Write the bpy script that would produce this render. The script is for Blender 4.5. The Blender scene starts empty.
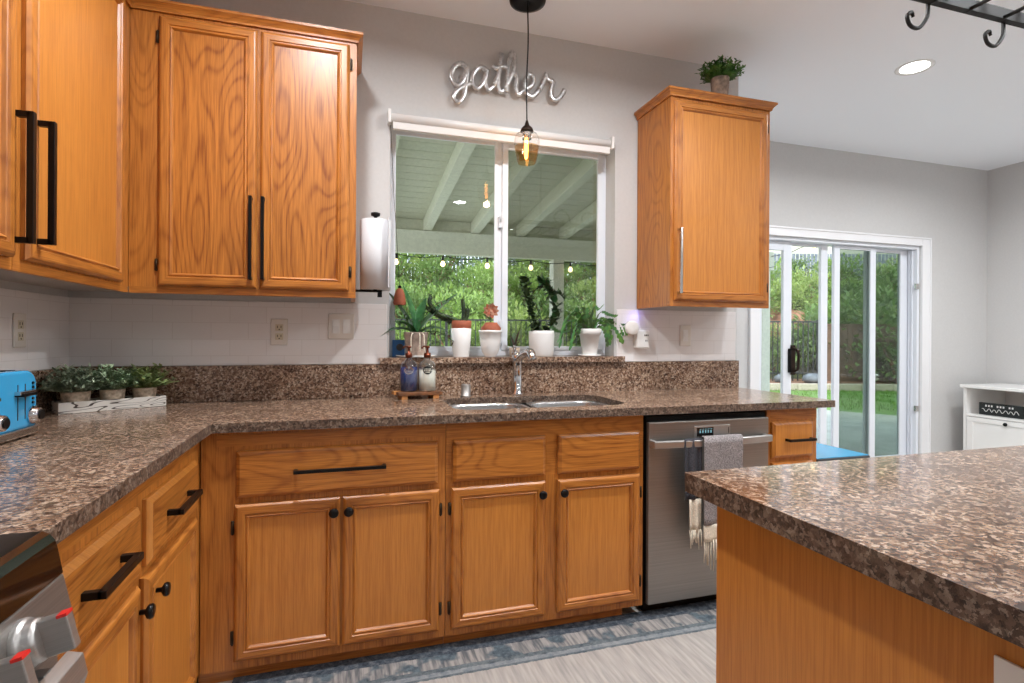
import bpy, math, random
from mathutils import Vector, Matrix
from mathutils.geometry import tessellate_polygon
R = random.Random(7)
PI = math.pi
scene = bpy.context.scene
COL = scene.collection

# ------------------------------------------------------------------ camera
CX, CY, CZ, YAW, ROLL = 1.1306, -2.7026, 1.2155, 0.2951, 0.0058
cam_data = bpy.data.cameras.new('camera')
cam = bpy.data.objects.new('camera', cam_data)
COL.objects.link(cam)
fw = Vector((math.sin(YAW), math.cos(YAW), 0)); rt = Vector((math.cos(YAW), -math.sin(YAW), 0)); up = Vector((0, 0, 1))
cr = rt * math.cos(ROLL) + up * math.sin(ROLL)
cu = up * math.cos(ROLL) - rt * math.sin(ROLL)
m = Matrix.Identity(4)
for i in range(3):
    m[i][0], m[i][1], m[i][2] = cr[i], cu[i], -fw[i]
m[0][3], m[1][3], m[2][3] = CX, CY, CZ
cam.matrix_world = m
cam_data.sensor_width = 36
cam_data.sensor_fit = 'HORIZONTAL'
cam_data.lens = 536.9 / 1024 * 36
cam_data.shift_y = -5.83 / 1024
cam_data.clip_start = 0.02
cam_data.clip_end = 200
scene.camera = cam

# ------------------------------------------------------------------ world, sun, exposure
world = bpy.data.worlds.new('sky'); scene.world = world
world.use_nodes = True
wn = world.node_tree; bg = wn.nodes['Background']
tcw = wn.nodes.new('ShaderNodeTexCoord'); spw = wn.nodes.new('ShaderNodeSeparateXYZ'); wn.links.new(tcw.outputs['Generated'], spw.inputs[0])
rw = wn.nodes.new('ShaderNodeValToRGB'); wn.links.new(spw.outputs[2], rw.inputs[0]); wn.links.new(rw.outputs[0], bg.inputs[0])
rw.color_ramp.elements[0].position = .0; rw.color_ramp.elements[0].color = (.86, .92, .96, 1)
rw.color_ramp.elements[1].position = .6; rw.color_ramp.elements[1].color = (.62, .78, 1, 1)
bg.inputs[1].default_value = 2.9
sun_d = bpy.data.lights.new('sun', 'SUN'); sun_d.energy = 3.2; sun_d.angle = math.radians(12); sun_d.color = (1, .95, .85)
sun = bpy.data.objects.new('sun', sun_d); COL.objects.link(sun)
sun.rotation_euler = Vector((-0.5, -0.55, 0.67)).to_track_quat('Z', 'Y').to_euler()
scene.view_settings.view_transform = 'Standard'
scene.view_settings.look = 'None'
scene.view_settings.gamma = 1
scene.view_settings.use_curve_mapping = False
scene.view_settings.exposure = 0.07
scene.cycles.use_denoising = True
scene.cycles.max_bounces = 10
scene.cycles.diffuse_bounces = 6
scene.cycles.transparent_max_bounces = 24
CAN_W = 21.0        # watts of each recessed ceiling light

# ------------------------------------------------------------------ materials
MATS = {}
def srgb(c):
    return tuple(((x / 255) / 12.92 if x / 255 <= .04045 else ((x / 255 + .055) / 1.055) ** 2.4) for x in c) + (1,)

class NT:
    def __init__(s, name):
        s.m = bpy.data.materials.new(name); s.m.use_nodes = True
        s.t = s.m.node_tree; s.b = s.t.nodes['Principled BSDF']; s.out = s.t.nodes['Material Output']
        MATS[name] = s.m
    def n(s, typ, **kw):
        x = s.t.nodes.new(typ)
        for k, v in kw.items():
            if k.startswith('i_'): x.inputs[k[2:].replace('_', ' ')].default_value = v
            else: setattr(x, k, v)
        return x
    def l(s, a, b): s.t.links.new(a, b)
    def math(s, op, a, b=None, c=None):
        x = s.n('ShaderNodeMath', operation=op)
        for i, v in enumerate((a, b, c)):
            if v is None: continue
            if isinstance(v, (int, float)): x.inputs[i].default_value = v
            else: s.l(v, x.inputs[i])
        return x.outputs[0]
    def ramp(s, fac, stops, interp='LINEAR'):
        r = s.n('ShaderNodeValToRGB'); r.color_ramp.interpolation = interp
        e = r.color_ramp.elements
        while len(e) < len(stops): e.new(0.5)
        for k, (p, c) in enumerate(stops):
            e[k].position = p; e[k].color = c if len(c) == 4 else srgb(c)
        s.l(fac, r.inputs[0]); return r.outputs[0]
    def mix(s, f, a, b, typ='MIX'):
        x = s.n('ShaderNodeMix', data_type='RGBA', blend_type=typ)
        for i, v in ((0, f), (6, a), (7, b)):
            if isinstance(v, (int, float)): x.inputs[i].default_value = v
            elif isinstance(v, tuple): x.inputs[i].default_value = v if len(v) == 4 else srgb(v)
            else: s.l(v, x.inputs[i])
        return x.outputs[2]
    def bump(s, h, strength=.2, dist=.01):
        b = s.n('ShaderNodeBump'); b.inputs['Strength'].default_value = strength; b.inputs['Distance'].default_value = dist
        s.l(h, b.inputs['Height']); s.l(b.outputs[0], s.b.inputs['Normal'])

def plain(name, c, rough=.5, metal=0, noise=.0, nscale=30, coat=0, spec=None, bump=0, trans=0, ior=None):
    t = NT(name); t.b.inputs['Base Color'].default_value = srgb(c)
    t.b.inputs['Roughness'].default_value = rough; t.b.inputs['Metallic'].default_value = metal
    if coat: t.b.inputs['Coat Weight'].default_value = coat; t.b.inputs['Coat Roughness'].default_value = .08
    if spec is not None: t.b.inputs['Specular IOR Level'].default_value = spec
    tc = t.n('ShaderNodeTexCoord')
    nz = t.n('ShaderNodeTexNoise', i_Scale=nscale, i_Detail=4.0); t.l(tc.outputs['Object'], nz.inputs['Vector'])
    if noise:
        a = tuple(max(0, x * (1 - noise)) for x in c); b = tuple(min(255, x * (1 + noise)) for x in c)
        t.l(t.ramp(nz.outputs[0], [(.3, a), (.7, b)]), t.b.inputs['Base Color'])
    if bump: t.bump(nz.outputs[0], bump, .004)
    if trans: t.b.inputs['Transmission Weight'].default_value = trans
    if ior: t.b.inputs['IOR'].default_value = ior
    return t.m

def oak(name, along, light=(194, 124, 53), dark=(128, 68, 22), rings=9.0, fig=1.0):
    t = NT(name)
    tc = t.n('ShaderNodeTexCoord'); oi = t.n('ShaderNodeObjectInfo')
    sp = t.n('ShaderNodeSeparateXYZ'); t.l(tc.outputs['Object'], sp.inputs[0])
    x, y, z = sp.outputs
    if along == 'z': ac, al = t.math('ADD', x, y), z
    else: ac, al = z, t.math('ADD', x, y)
    off = t.math('MULTIPLY', oi.outputs['Random'], 37.0)
    cb = t.n('ShaderNodeCombineXYZ')
    t.l(t.math('MULTIPLY', ac, 5.5), cb.inputs[0]); t.l(t.math('MULTIPLY', al, 1.3), cb.inputs[1]); t.l(off, cb.inputs[2])
    n1 = t.n('ShaderNodeTexNoise', i_Scale=1.0, i_Detail=1.0, i_Roughness=.35); t.l(cb.outputs[0], n1.inputs['Vector'])
    ring = t.math('SINE', t.math('MULTIPLY', n1.outputs[0], rings * 1.6 * 2 * PI))
    ring = t.math('POWER', t.math('MULTIPLY_ADD', ring, .5, .5), 4.0)
    cb2 = t.n('ShaderNodeCombineXYZ')
    t.l(t.math('MULTIPLY', ac, 260.0), cb2.inputs[0]); t.l(t.math('MULTIPLY', al, 7.0), cb2.inputs[1]); t.l(off, cb2.inputs[2])
    n2 = t.n('ShaderNodeTexNoise', i_Scale=1.0, i_Detail=3.0, i_Roughness=.6); t.l(cb2.outputs[0], n2.inputs['Vector'])
    cb3 = t.n('ShaderNodeCombineXYZ')
    t.l(t.math('MULTIPLY', ac, 75.0), cb3.inputs[0]); t.l(t.math('MULTIPLY', al, 1.4), cb3.inputs[1]); t.l(off, cb3.inputs[2])
    n3 = t.n('ShaderNodeTexNoise', i_Scale=1.0, i_Detail=2.0); t.l(cb3.outputs[0], n3.inputs['Vector'])
    f = t.math('ADD', t.math('MULTIPLY', ring, .34 * fig), t.math('MULTIPLY', n3.outputs[0], .50))
    pores = t.ramp(n2.outputs[0], [(.42, (0, 0, 0, 1)), (.62, (1, 1, 1, 1))])
    f = t.math('ADD', f, t.math('MULTIPLY', pores, .22 + .12 * fig))
    col = t.ramp(f, [(.15, light), (.85, dark)])
    t.l(col, t.b.inputs['Base Color'])
    t.b.inputs['Roughness'].default_value = .36
    t.bump(f, .06, .002)
    return t.m

def granite(name, gain=1.0, rough=.14, bump=.02):
    t = NT(name)
    tc = t.n('ShaderNodeTexCoord')
    n1 = t.n('ShaderNodeTexNoise', i_Scale=90.0, i_Detail=4.0, i_Roughness=.7); t.l(tc.outputs['Object'], n1.inputs['Vector'])
    n4 = t.n('ShaderNodeTexNoise', i_Scale=7.0, i_Detail=3.0); t.l(tc.outputs['Object'], n4.inputs['Vector'])
    vm = t.n('ShaderNodeVectorMath', operation='MULTIPLY_ADD'); t.l(n1.outputs['Color'], vm.inputs[0]); vm.inputs[1].default_value = (.022, .022, .022); t.l(tc.outputs['Object'], vm.inputs[2])
    v = t.n('ShaderNodeTexVoronoi', i_Scale=165.0); t.l(vm.outputs[0], v.inputs['Vector'])
    v2 = t.n('ShaderNodeTexVoronoi', i_Scale=78.0); t.l(vm.outputs[0], v2.inputs['Vector'])
    s1_ = t.n('ShaderNodeSeparateColor'); t.l(v.outputs['Color'], s1_.inputs[0]); s2_ = t.n('ShaderNodeSeparateColor'); t.l(v2.outputs['Color'], s2_.inputs[0])
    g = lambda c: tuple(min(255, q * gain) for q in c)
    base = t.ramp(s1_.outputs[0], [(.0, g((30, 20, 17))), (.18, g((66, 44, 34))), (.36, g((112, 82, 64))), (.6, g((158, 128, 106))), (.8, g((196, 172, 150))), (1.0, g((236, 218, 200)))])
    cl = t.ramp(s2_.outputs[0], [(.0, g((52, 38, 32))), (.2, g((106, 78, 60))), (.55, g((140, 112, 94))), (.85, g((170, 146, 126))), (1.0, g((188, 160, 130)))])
    base = t.mix(.34, base, cl)
    big = t.ramp(n4.outputs[0], [(.35, (214, 206, 202)), (.7, (255, 252, 248))])
    base = t.mix(1.0, base, big, 'MULTIPLY')
    t.l(base, t.b.inputs['Base Color'])
    t.b.inputs['Roughness'].default_value = rough
    if rough < .12: t.b.inputs['Coat Weight'].default_value = .3; t.b.inputs['Coat Roughness'].default_value = .04
    if bump: t.bump(n1.outputs[0], bump, .004)
    return t.m

def glass_mat(name, tint=(1, 1, 1), rough=0.0, gloss=1.0):
    t = NT(name); t.t.nodes.remove(t.b)
    tr = t.n('ShaderNodeBsdfTransparent'); tr.inputs[0].default_value = tint + (1,)
    gl = t.n('ShaderNodeBsdfGlossy'); gl.inputs['Roughness'].default_value = rough
    lw_ = t.n('ShaderNodeLayerWeight'); lw_.inputs[0].default_value = .5
    fr = t.math('MULTIPLY_ADD', t.math('POWER', lw_.outputs['Facing'], 4.0), .75, .04)
    mx = t.n('ShaderNodeMixShader')
    t.l(t.math('MULTIPLY', fr, gloss), mx.inputs[0]); t.l(tr.outputs[0], mx.inputs[1]); t.l(gl.outputs[0], mx.inputs[2])
    t.l(mx.outputs[0], t.out.inputs[0]); return t.m

def emit(name, c, s):
    t = NT(name); t.b.inputs['Base Color'].default_value = srgb(c)
    t.b.inputs['Emission Color'].default_value = srgb(c); t.b.inputs['Emission Strength'].default_value = s; return t.m

def tile_mat(name):
    t = NT(name); tc = t.n('ShaderNodeTexCoord')
    sp = t.n('ShaderNodeSeparateXYZ'); t.l(tc.outputs['Object'], sp.inputs[0])
    cb = t.n('ShaderNodeCombineXYZ'); t.l(t.math('ADD', sp.outputs[0], sp.outputs[1]), cb.inputs[0]); t.l(sp.outputs[2], cb.inputs[1])
    br = t.n('ShaderNodeTexBrick', i_Scale=1.0); t.l(cb.outputs[0], br.inputs['Vector'])
    br.inputs['Mortar Size'].default_value = .0014; br.inputs['Brick Width'].default_value = .152; br.inputs['Row Height'].default_value = .0745
    br.inputs['Color1'].default_value = srgb((232, 228, 227)); br.inputs['Color2'].default_value = srgb((229, 225, 224)); br.inputs['Mortar'].default_value = srgb((219, 214, 212))
    t.l(br.outputs[0], t.b.inputs['Base Color']); t.b.inputs['Roughness'].default_value = .3
    t.bump(t.math('SUBTRACT', 1.0, br.outputs['Fac']), .05, .001); return t.m

def brushed(name, c=(175, 172, 168), axis='x', rough=.32):
    t = NT(name); tc = t.n('ShaderNodeTexCoord'); mp = t.n('ShaderNodeMapping'); t.l(tc.outputs['Object'], mp.inputs[0])
    mp.inputs['Scale'].default_value = (2, 2, 500) if axis == 'x' else (500, 500, 2)
    n = t.n('ShaderNodeTexNoise', i_Scale=1.0, i_Detail=2.0); t.l(mp.outputs[0], n.inputs['Vector'])
    t.l(t.ramp(n.outputs[0], [(.3, tuple(q * .92 for q in c)), (.7, c)]), t.b.inputs['Base Color'])
    t.b.inputs['Metallic'].default_value = .86; t.b.inputs['Roughness'].default_value = rough
    t.b.inputs['Anisotropic'].default_value = .5; t.bump(n.outputs[0], .03, .001); return t.m

def leafmat(name, a, b, scale=6.0, rough=.5, trans=0.0):
    t = NT(name); tc = t.n('ShaderNodeTexCoord'); oi = t.n('ShaderNodeObjectInfo')
    n = t.n('ShaderNodeTexNoise', i_Scale=scale, i_Detail=3.0); t.l(tc.outputs['Object'], n.inputs['Vector'])
    f = t.math('ADD', n.outputs[0], t.math('MULTIPLY_ADD', oi.outputs['Random'], .2, -.1))
    t.l(t.ramp(f, [(.3, a), (.7, b)]), t.b.inputs['Base Color']); t.b.inputs['Roughness'].default_value = rough
    if trans:
        d = t.n('ShaderNodeBsdfTranslucent'); d.inputs[0].default_value = srgb(b); mx = t.n('ShaderNodeMixShader'); mx.inputs[0].default_value = trans
        t.l(t.b.outputs[0], mx.inputs[1]); t.l(d.outputs[0], mx.inputs[2]); t.l(mx.outputs[0], t.out.inputs[0])
    return t.m

oak('oak_upright', 'z', fig=.55); oak('oak_level', 'x', fig=.55); oak('oak_panel', 'z', rings=11.0, fig=.85)
oak('oak_plain', 'z', (201, 132, 58), (158, 90, 32), fig=.12)
oak('oak_drawer', 'x', rings=12.0, fig=.7)
plain('cabinet_under', (176, 166, 158), .8)
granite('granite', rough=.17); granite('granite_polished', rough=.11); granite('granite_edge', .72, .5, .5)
plain('wall_paint', (201, 200, 199), .85, noise=.01, nscale=60, bump=.05)
plain('ceiling_paint', (238, 241, 246), .9, bump=.08, nscale=90)
plain('white_trim', (232, 232, 234), .4)
plain('vinyl', (225, 229, 236), .35)
plain('white_gloss', (235, 234, 232), .25)
plain('white_matte', (228, 226, 224), .6)
plain('ivory', (206, 196, 172), .4); plain('plate_white', (222, 216, 208), .35)
plain('slot_dark', (40, 34, 30), .6)
plain('black_metal', (22, 20, 20), .35, metal=.6)
plain('wrought_iron', (24, 22, 22), .62, metal=.3); plain('bronze', (48, 34, 26), .4, metal=.7)
plain('black_gap', (8, 8, 8), .8)
plain('hinge', (70, 58, 46), .4, metal=.9)
brushed('steel', (158, 154, 150), rough=.45); brushed('steel_satin', (186, 184, 182), rough=.4); brushed('steel_sink', (190, 190, 190), 'x', .22)
plain('steel_bright', (205, 203, 200), .18, metal=1); plain('chrome', (215, 217, 222), .08, metal=1)
plain('silver', (200, 200, 200), .28, metal=.85, noise=.12, nscale=90)
plain('black_glass', (10, 9, 9), .05, coat=.5)
plain('red_paint', (210, 40, 34), .4)
plain('toaster_blue', (52, 160, 214), .22, coat=.6)
plain('copper', (120, 66, 48), .3, metal=.9)
plain('soap_blue', (28, 52, 120), .2); plain('soap_cream', (248, 244, 226), .3)
plain('label_black', (26, 32, 32), .5)
plain('tray_wood', (176, 122, 70), .6, noise=.25, nscale=25); plain('tray_dark', (104, 66, 38), .6, noise=.3, nscale=25)
plain('terracotta', (160, 88, 62), .7, noise=.08); plain('clay_pot', (172, 154, 136), .8, noise=.15, nscale=50)
plain('burlap', (182, 164, 144), .9, noise=.2, nscale=60)
plain('soil', (50, 36, 26), .95, noise=.3, nscale=80)
plain('pot_dark', (128, 108, 94), .8, noise=.25, nscale=40); plain('pot_grey', (150, 132, 120), .7, noise=.25, nscale=30)
plain('blue_top', (58, 150, 196), .25); plain('dark_edge', (60, 66, 70), .5)
plain('blue_box', (30, 92, 150), .5)
plain('towel_grey', (128, 122, 122), .95, noise=.35, nscale=260, bump=.5); plain('towel_charcoal', (58, 58, 64), .95, noise=.3, nscale=200, bump=.4)
plain('towel_cream', (214, 204, 186), .95, noise=.1, nscale=200, bump=.4)
plain('paper', (212, 213, 216), .9, bump=.1, nscale=120)
plain('patio_green', (204, 204, 184), .7, noise=.03); plain('patio_rafter', (220, 220, 202), .7, noise=.03)
plain('patio_beam', (216, 216, 200), .7, noise=.03)
plain('concrete', (160, 160, 144), .85, noise=.08, nscale=3); plain('curb', (176, 166, 146), .85, noise=.1)
plain('bark', (120, 88, 66), .95, noise=.35, nscale=6); plain('earth', (72, 74, 44), .95, noise=.35, nscale=3)
plain('grass', (92, 122, 50), .9, noise=.35, nscale=25)
plain('fence_black', (34, 36, 38), .5); plain('fence_brown', (104, 82, 66), .8, noise=.12, nscale=8); plain('fence_grey', (120, 128, 136), .8, noise=.15, nscale=5)
plain('rock', (176, 128, 104), .9, noise=.2, nscale=5); plain('stucco', (206, 204, 184), .9, noise=.05)
plain('stone_light', (190, 186, 178), .8); plain('stone_grey', (108, 112, 114), .85, noise=.2, nscale=6); plain('window_dark', (70, 84, 80), .2)
glass_mat('pane', (.985, .99, .985)); glass_mat('pane_tint', (.58, .63, .60)); glass_mat('clear_glass', (.95, .95, .95), gloss=1.2); glass_mat('amber_glass', (.86, .62, .36), gloss=1.2)
glass_mat('bottle_glass', (.90, .92, .94), gloss=4.0)
glass_mat('screen', (.80, .80, .78), rough=.6, gloss=.1)
emit('bulb_glow', (255, 178, 84), 16.0); emit('can_glow', (255, 252, 246), 6.0); emit('string_glow', (255, 226, 168), 4.0); emit('blue_led', (90, 80, 255), 1.5)
emit('display', (120, 170, 180), .25)
tile_mat('tile')
leafmat('leaf_sage', (120, 138, 112), (190, 200, 176), 30); leafmat('leaf_mid', (100, 124, 92), (168, 186, 150), 30); leafmat('leaf_bright', (92, 114, 66), (184, 196, 128), 30)
leafmat('leaf_dark', (34, 50, 30), (78, 104, 60), 30); leafmat('leaf_orchid', (34, 84, 44), (92, 146, 86), 14, .35); leafmat('leaf_green', (50, 96, 40), (110, 158, 74), 25)
leafmat('leaf_purple', (46, 30, 30), (96, 62, 50), 30)
leafmat('bush_a', (92, 122, 52), (164, 188, 98), 1.5, .6, .3); leafmat('bush_b', (70, 98, 50), (132, 158, 82), 1.5, .6, .3); leafmat('bush_c', (112, 134, 60), (184, 200, 116), 1.5, .6, .3)
def floor_mat():
    t = NT('floor_planks'); tc = t.n('ShaderNodeTexCoord'); mp = t.n('ShaderNodeMapping'); t.l(tc.outputs['Object'], mp.inputs[0])
    mp.inputs['Scale'].default_value = (60, 3, 1)
    n = t.n('ShaderNodeTexNoise', i_Scale=1.0, i_Detail=5.0); t.l(mp.outputs[0], n.inputs['Vector'])
    t.l(t.ramp(n.outputs[0], [(.3, (176, 172, 166)), (.7, (206, 202, 196))]), t.b.inputs['Base Color']); t.b.inputs['Roughness'].default_value = .4
floor_mat()
def rug_mat():
    t = NT('rug_wool'); tc = t.n('ShaderNodeTexCoord'); sp = t.n('ShaderNodeSeparateXYZ'); t.l(tc.outputs['Object'], sp.inputs[0])
    x, y = sp.outputs[0], sp.outputs[1]
    n = t.n('ShaderNodeTexNoise', i_Scale=42.0, i_Detail=5.0, i_Roughness=.75); t.l(tc.outputs['Object'], n.inputs['Vector'])
    n2 = t.n('ShaderNodeTexNoise', i_Scale=9.0, i_Detail=3.0); t.l(tc.outputs['Object'], n2.inputs['Vector'])
    d = t.math('ADD', t.math('MULTIPLY', y, -1.0), t.math('MULTIPLY_ADD', n.outputs[0], .014, -.007))   # distance from the edge by the cabinets
    mp = t.n('ShaderNodeMapping'); t.l(tc.outputs['Object'], mp.inputs[0]); mp.inputs['Scale'].default_value = (70, 6, 1)
    n3 = t.n('ShaderNodeTexNoise', i_Scale=1.0, i_Detail=4.0); t.l(mp.outputs[0], n3.inputs['Vector'])
    v = t.n('ShaderNodeTexVoronoi', i_Scale=13.0); t.l(tc.outputs['Object'], v.inputs['Vector'])
    darkb = t.ramp(n.outputs[0], [(.36, (38, 46, 56)), (.5, (66, 74, 84)), (.66, (104, 108, 112))])
    motif = t.mix(t.ramp(n2.outputs[0], [(.50, (0, 0, 0, 1)), (.58, (1, 1, 1, 1))]), t.ramp(n3.outputs[0], [(.35, (92, 94, 98)), (.6, (156, 152, 148))]), t.ramp(n.outputs[0], [(.35, (54, 66, 76)), (.65, (96, 110, 118))]))
    line = t.ramp(n.outputs[0], [(.35, (66, 78, 86)), (.65, (112, 120, 124))])
    field = t.ramp(n3.outputs[0], [(.3, (146, 142, 138)), (.7, (176, 170, 164))])
    def step(p): return t.math('GREATER_THAN', d, p)
    c = t.mix(step(.075), darkb, motif); c = t.mix(step(.155), c, line); c = t.mix(step(.178), c, t.ramp(n.outputs[0], [(.35, (104, 114, 122)), (.65, (144, 148, 150))])); c = t.mix(step(.20), c, line); c = t.mix(step(.212), c, field)
    t.l(c, t.b.inputs['Base Color']); t.b.inputs['Roughness'].default_value = .95; t.bump(n.outputs[0], .4, .004)
rug_mat()
def whitewash():
    t = NT('whitewash'); tc = t.n('ShaderNodeTexCoord'); mp = t.n('ShaderNodeMapping'); t.l(tc.outputs['Object'], mp.inputs[0]); mp.inputs['Scale'].default_value = (5, 5, 26)
    n = t.n('ShaderNodeTexNoise', i_Scale=1.0, i_Detail=1.0); t.l(mp.outputs[0], n.inputs['Vector'])
    w = t.math('SINE', t.math('MULTIPLY', n.outputs[0], 60.0))
    t.l(t.ramp(w, [(.0, (206, 200, 192)), (.80, (206, 200, 192)), (.92, (72, 62, 56))]), t.b.inputs['Base Color']); t.b.inputs['Roughness'].default_value = .8
whitewash()

# ------------------------------------------------------------------ mesh helpers
class MB:
    def __init__(s): s.v = []; s.f = []; s.mi = []; s.sm = []; s.names = []
    def mid(s, name):
        if name not in s.names: s.names.append(name)
        return s.names.index(name)
    def add(s, vs, fs, mat, smooth=False):
        o = len(s.v); s.v += [tuple(p) for p in vs]; k = s.mid(mat)
        for f in fs: s.f.append([o + i for i in f]); s.mi.append(k); s.sm.append(smooth)
    def box(s, x0, x1, y0, y1, z0, z1, mat):
        vs = [(x, y, z) for z in (z0, z1) for y in (y0, y1) for x in (x0, x1)]
        s.add(vs, [(0, 2, 3, 1), (4, 5, 7, 6), (0, 1, 5, 4), (2, 6, 7, 3), (0, 4, 6, 2), (1, 3, 7, 5)], mat); return s
    def lathe(s, prof, o, mat, axis='z', n=24, smooth=True, caps=True):
        def P(r, h, a):
            c, d = r * math.cos(a), r * math.sin(a)
            return {'z': (o[0] + c, o[1] + d, o[2] + h), 'y': (o[0] + c, o[1] - h, o[2] + d), 'x': (o[0] + h, o[1] + c, o[2] + d)}[axis]
        vs = [P(r, h, 2 * PI * k / n) for r, h in prof for k in range(n)]
        fs = []
        for j in range(len(prof) - 1):
            for k in range(n):
                a, b = j * n + k, j * n + (k + 1) % n
                fs.append((a, b, b + n, a + n))
        s.add(vs, fs, mat, smooth)
        if caps:
            o2 = len(s.v) - len(vs); kk = s.mid(mat)
            s.f.append([o2 + k for k in range(n)][::-1]); s.mi.append(kk); s.sm.append(False)
            s.f.append([o2 + (len(prof) - 1) * n + k for k in range(n)]); s.mi.append(kk); s.sm.append(False)
        return s
    def tube(s, pts, r, mat, n=8, flat=1.0, caps=True, upv=None):
        pts = [Vector(p) for p in pts]; N = len(pts); rs = r if isinstance(r, (list, tuple)) else [r] * N
        vs = []; prev = None
        for i, p in enumerate(pts):
            d = (pts[min(i + 1, N - 1)] - pts[max(i - 1, 0)]).normalized()
            if prev is None:
                u = Vector(upv) if upv else (Vector((0, 0, 1)) if abs(d.z) < .9 else Vector((1, 0, 0)))
                prev = (u - d * u.dot(d)).normalized()
            else: prev = (prev - d * prev.dot(d)).normalized()
            w = d.cross(prev)
            for k in range(n):
                a = 2 * PI * k / n; vs.append(p + prev * (rs[i] * flat * math.cos(a)) + w * (rs[i] * math.sin(a)))
        fs = [(i * n + k, i * n + (k + 1) % n, (i + 1) * n + (k + 1) % n, (i + 1) * n + k) for i in range(N - 1) for k in range(n)]
        if caps: fs += [tuple(range(n))[::-1], tuple((N - 1) * n + k for k in range(n))]
        s.add(vs, fs, mat, True); return s
    def slab(s, outer, holes, z0, z1, mtop, mside):
        loops = [[Vector((x, y, 0)) for x, y in l] for l in [outer] + holes]
        tri = tessellate_polygon(loops); flat = [p for l in loops for p in l]; n = len(flat)
        top = [(p.x, p.y, z1) for p in flat]; bot = [(p.x, p.y, z0) for p in flat]
        tt = []
        for a, b, c in tri:
            cr_ = (flat[b] - flat[a]).cross(flat[c] - flat[a]).z
            tt.append((a, b, c) if cr_ > 0 else (c, b, a))
        s.add(top, tt, mtop); s.add(bot, [t[::-1] for t in tt], mside)
        for l in loops:
            m_ = len(l); area = sum(l[i].x * l[(i + 1) % m_].y - l[(i + 1) % m_].x * l[i].y for i in range(m_))
            ccw = (area > 0) == (l is loops[0])
            vs = [(p.x, p.y, z) for z in (z0, z1) for p in l]
            fs = [(i, (i + 1) % m_, (i + 1) % m_ + m_, i + m_) for i in range(m_)]
            s.add(vs, fs if ccw else [f[::-1] for f in fs], mside)
        return s
    def rings(s, x0, x1, z0, z1, yb, prof, mv, mh, mp):
        """a framed rectangle facing -y: prof is a list of (inset, distance in front of yb)"""
        vs = []
        for i, d in prof: vs += [(x0 + i, yb - d, z0 + i), (x1 - i, yb - d, z0 + i), (x1 - i, yb - d, z1 - i), (x0 + i, yb - d, z1 - i)]
        H = []; V = []
        for k in range(len(prof) - 1):
            a, b = 4 * k, 4 * k + 4
            H += [(a, a + 1, b + 1, b), (a + 2, a + 3, b + 3, b + 2)]; V += [(a + 1, a + 2, b + 2, b + 1), (a + 3, a, b, b + 3)]
        e = 4 * (len(prof) - 1)
        o = len(s.v); s.v += vs
        for fs, mt in ((H, mh), (V, mv), ([(e, e + 1, e + 2, e + 3)], mp), ([(3, 2, 1, 0)], mv)):
            k = s.mid(mt)
            for f in fs: s.f.append([o + i for i in f]); s.mi.append(k); s.sm.append(False)
        return s
    def leaf(s, base, d, length, width, mat, droop=.3, segs=4, fold=.15, side=None):
        d = Vector(d).normalized(); upv = Vector((0, 0, 1))
        w = d.cross(upv) if side is None else Vector(side)
        if w.length < .1: w = Vector((1, 0, 0))
        w.normalize(); p = Vector(base); vs = []; dd = d.copy()
        shape = [.25, .8, 1.0, .75, .05] if segs == 4 else [.4, 1.0, .05] if segs == 2 else [math.sin(PI * min(.97, .08 + .9 * k / segs)) ** .8 for k in range(segs + 1)]
        for k in range(segs + 1):
            nrm = w.cross(dd).normalized(); hw = width * .5 * shape[k]
            vs += [p - w * hw + nrm * hw * fold, p, p + w * hw + nrm * hw * fold]
            p = p + dd * (length / segs); dd = (dd - upv * droop * (1.0 / segs)).normalized()
        fs = []
        for k in range(segs):
            a = 3 * k; fs += [(a, a + 1, a + 4, a + 3), (a + 1, a + 2, a + 5, a + 4)]
        s.add(vs, fs, mat, True); return s
    def build(s, name, parent=None, bevel=0, loc=None, rotz=0, seg=2):
        me = bpy.data.meshes.new(name); me.from_pydata(s.v, [], s.f)
        for n in s.names: me.materials.append(MATS[n])
        me.polygons.foreach_set('material_index', s.mi); me.polygons.foreach_set('use_smooth', s.sm); me.update()
        ob = bpy.data.objects.new(name, me); COL.objects.link(ob)
        if parent: ob.parent = parent
        if loc: ob.location = loc
        if rotz: ob.rotation_euler.z = rotz
        if bevel:
            b = ob.modifiers.new('bevel', 'BEVEL'); b.width = bevel; b.segments = seg; b.limit_method = 'ANGLE'; b.angle_limit = .6
        return ob

def tag(o, label=None, cat=None, group=None, kind=None):
    if label: o['label'] = label
    if cat: o['category'] = cat
    if group: o['group'] = group
    if kind: o['kind'] = kind
    return o
def thing(name, loc, label, cat, rotz=0, group=None):
    o = bpy.data.objects.new(name, None); o.empty_display_size = .05; COL.objects.link(o); o.location = loc; o.rotation_euler.z = rotz
    return tag(o, label, cat, group)
def copy_tree(o, parent=None):
    c = o.copy(); COL.objects.link(c); c.parent = parent
    for ch in list(o.children): copy_tree(ch, c)
    return c
def struct(o, label=None): o['kind'] = 'structure'; return tag(o, label)
def catmull(pts, n=6):
    P = [Vector(p) for p in pts]; P = [P[0] * 2 - P[1]] + P + [P[-1] * 2 - P[-2]]; out = []
    for i in range(1, len(P) - 2):
        for k in range(n):
            t = k / n; a, b, c, d = P[i - 1:i + 3]
            out.append(.5 * ((2 * b) + (c - a) * t + (2 * a - 5 * b + 4 * c - d) * t * t + (3 * b - a - 3 * c + d) * t ** 3))
    out.append(P[-2]); return out

ZC = 2.82     # ceiling
ZT = .914     # worktop
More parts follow.
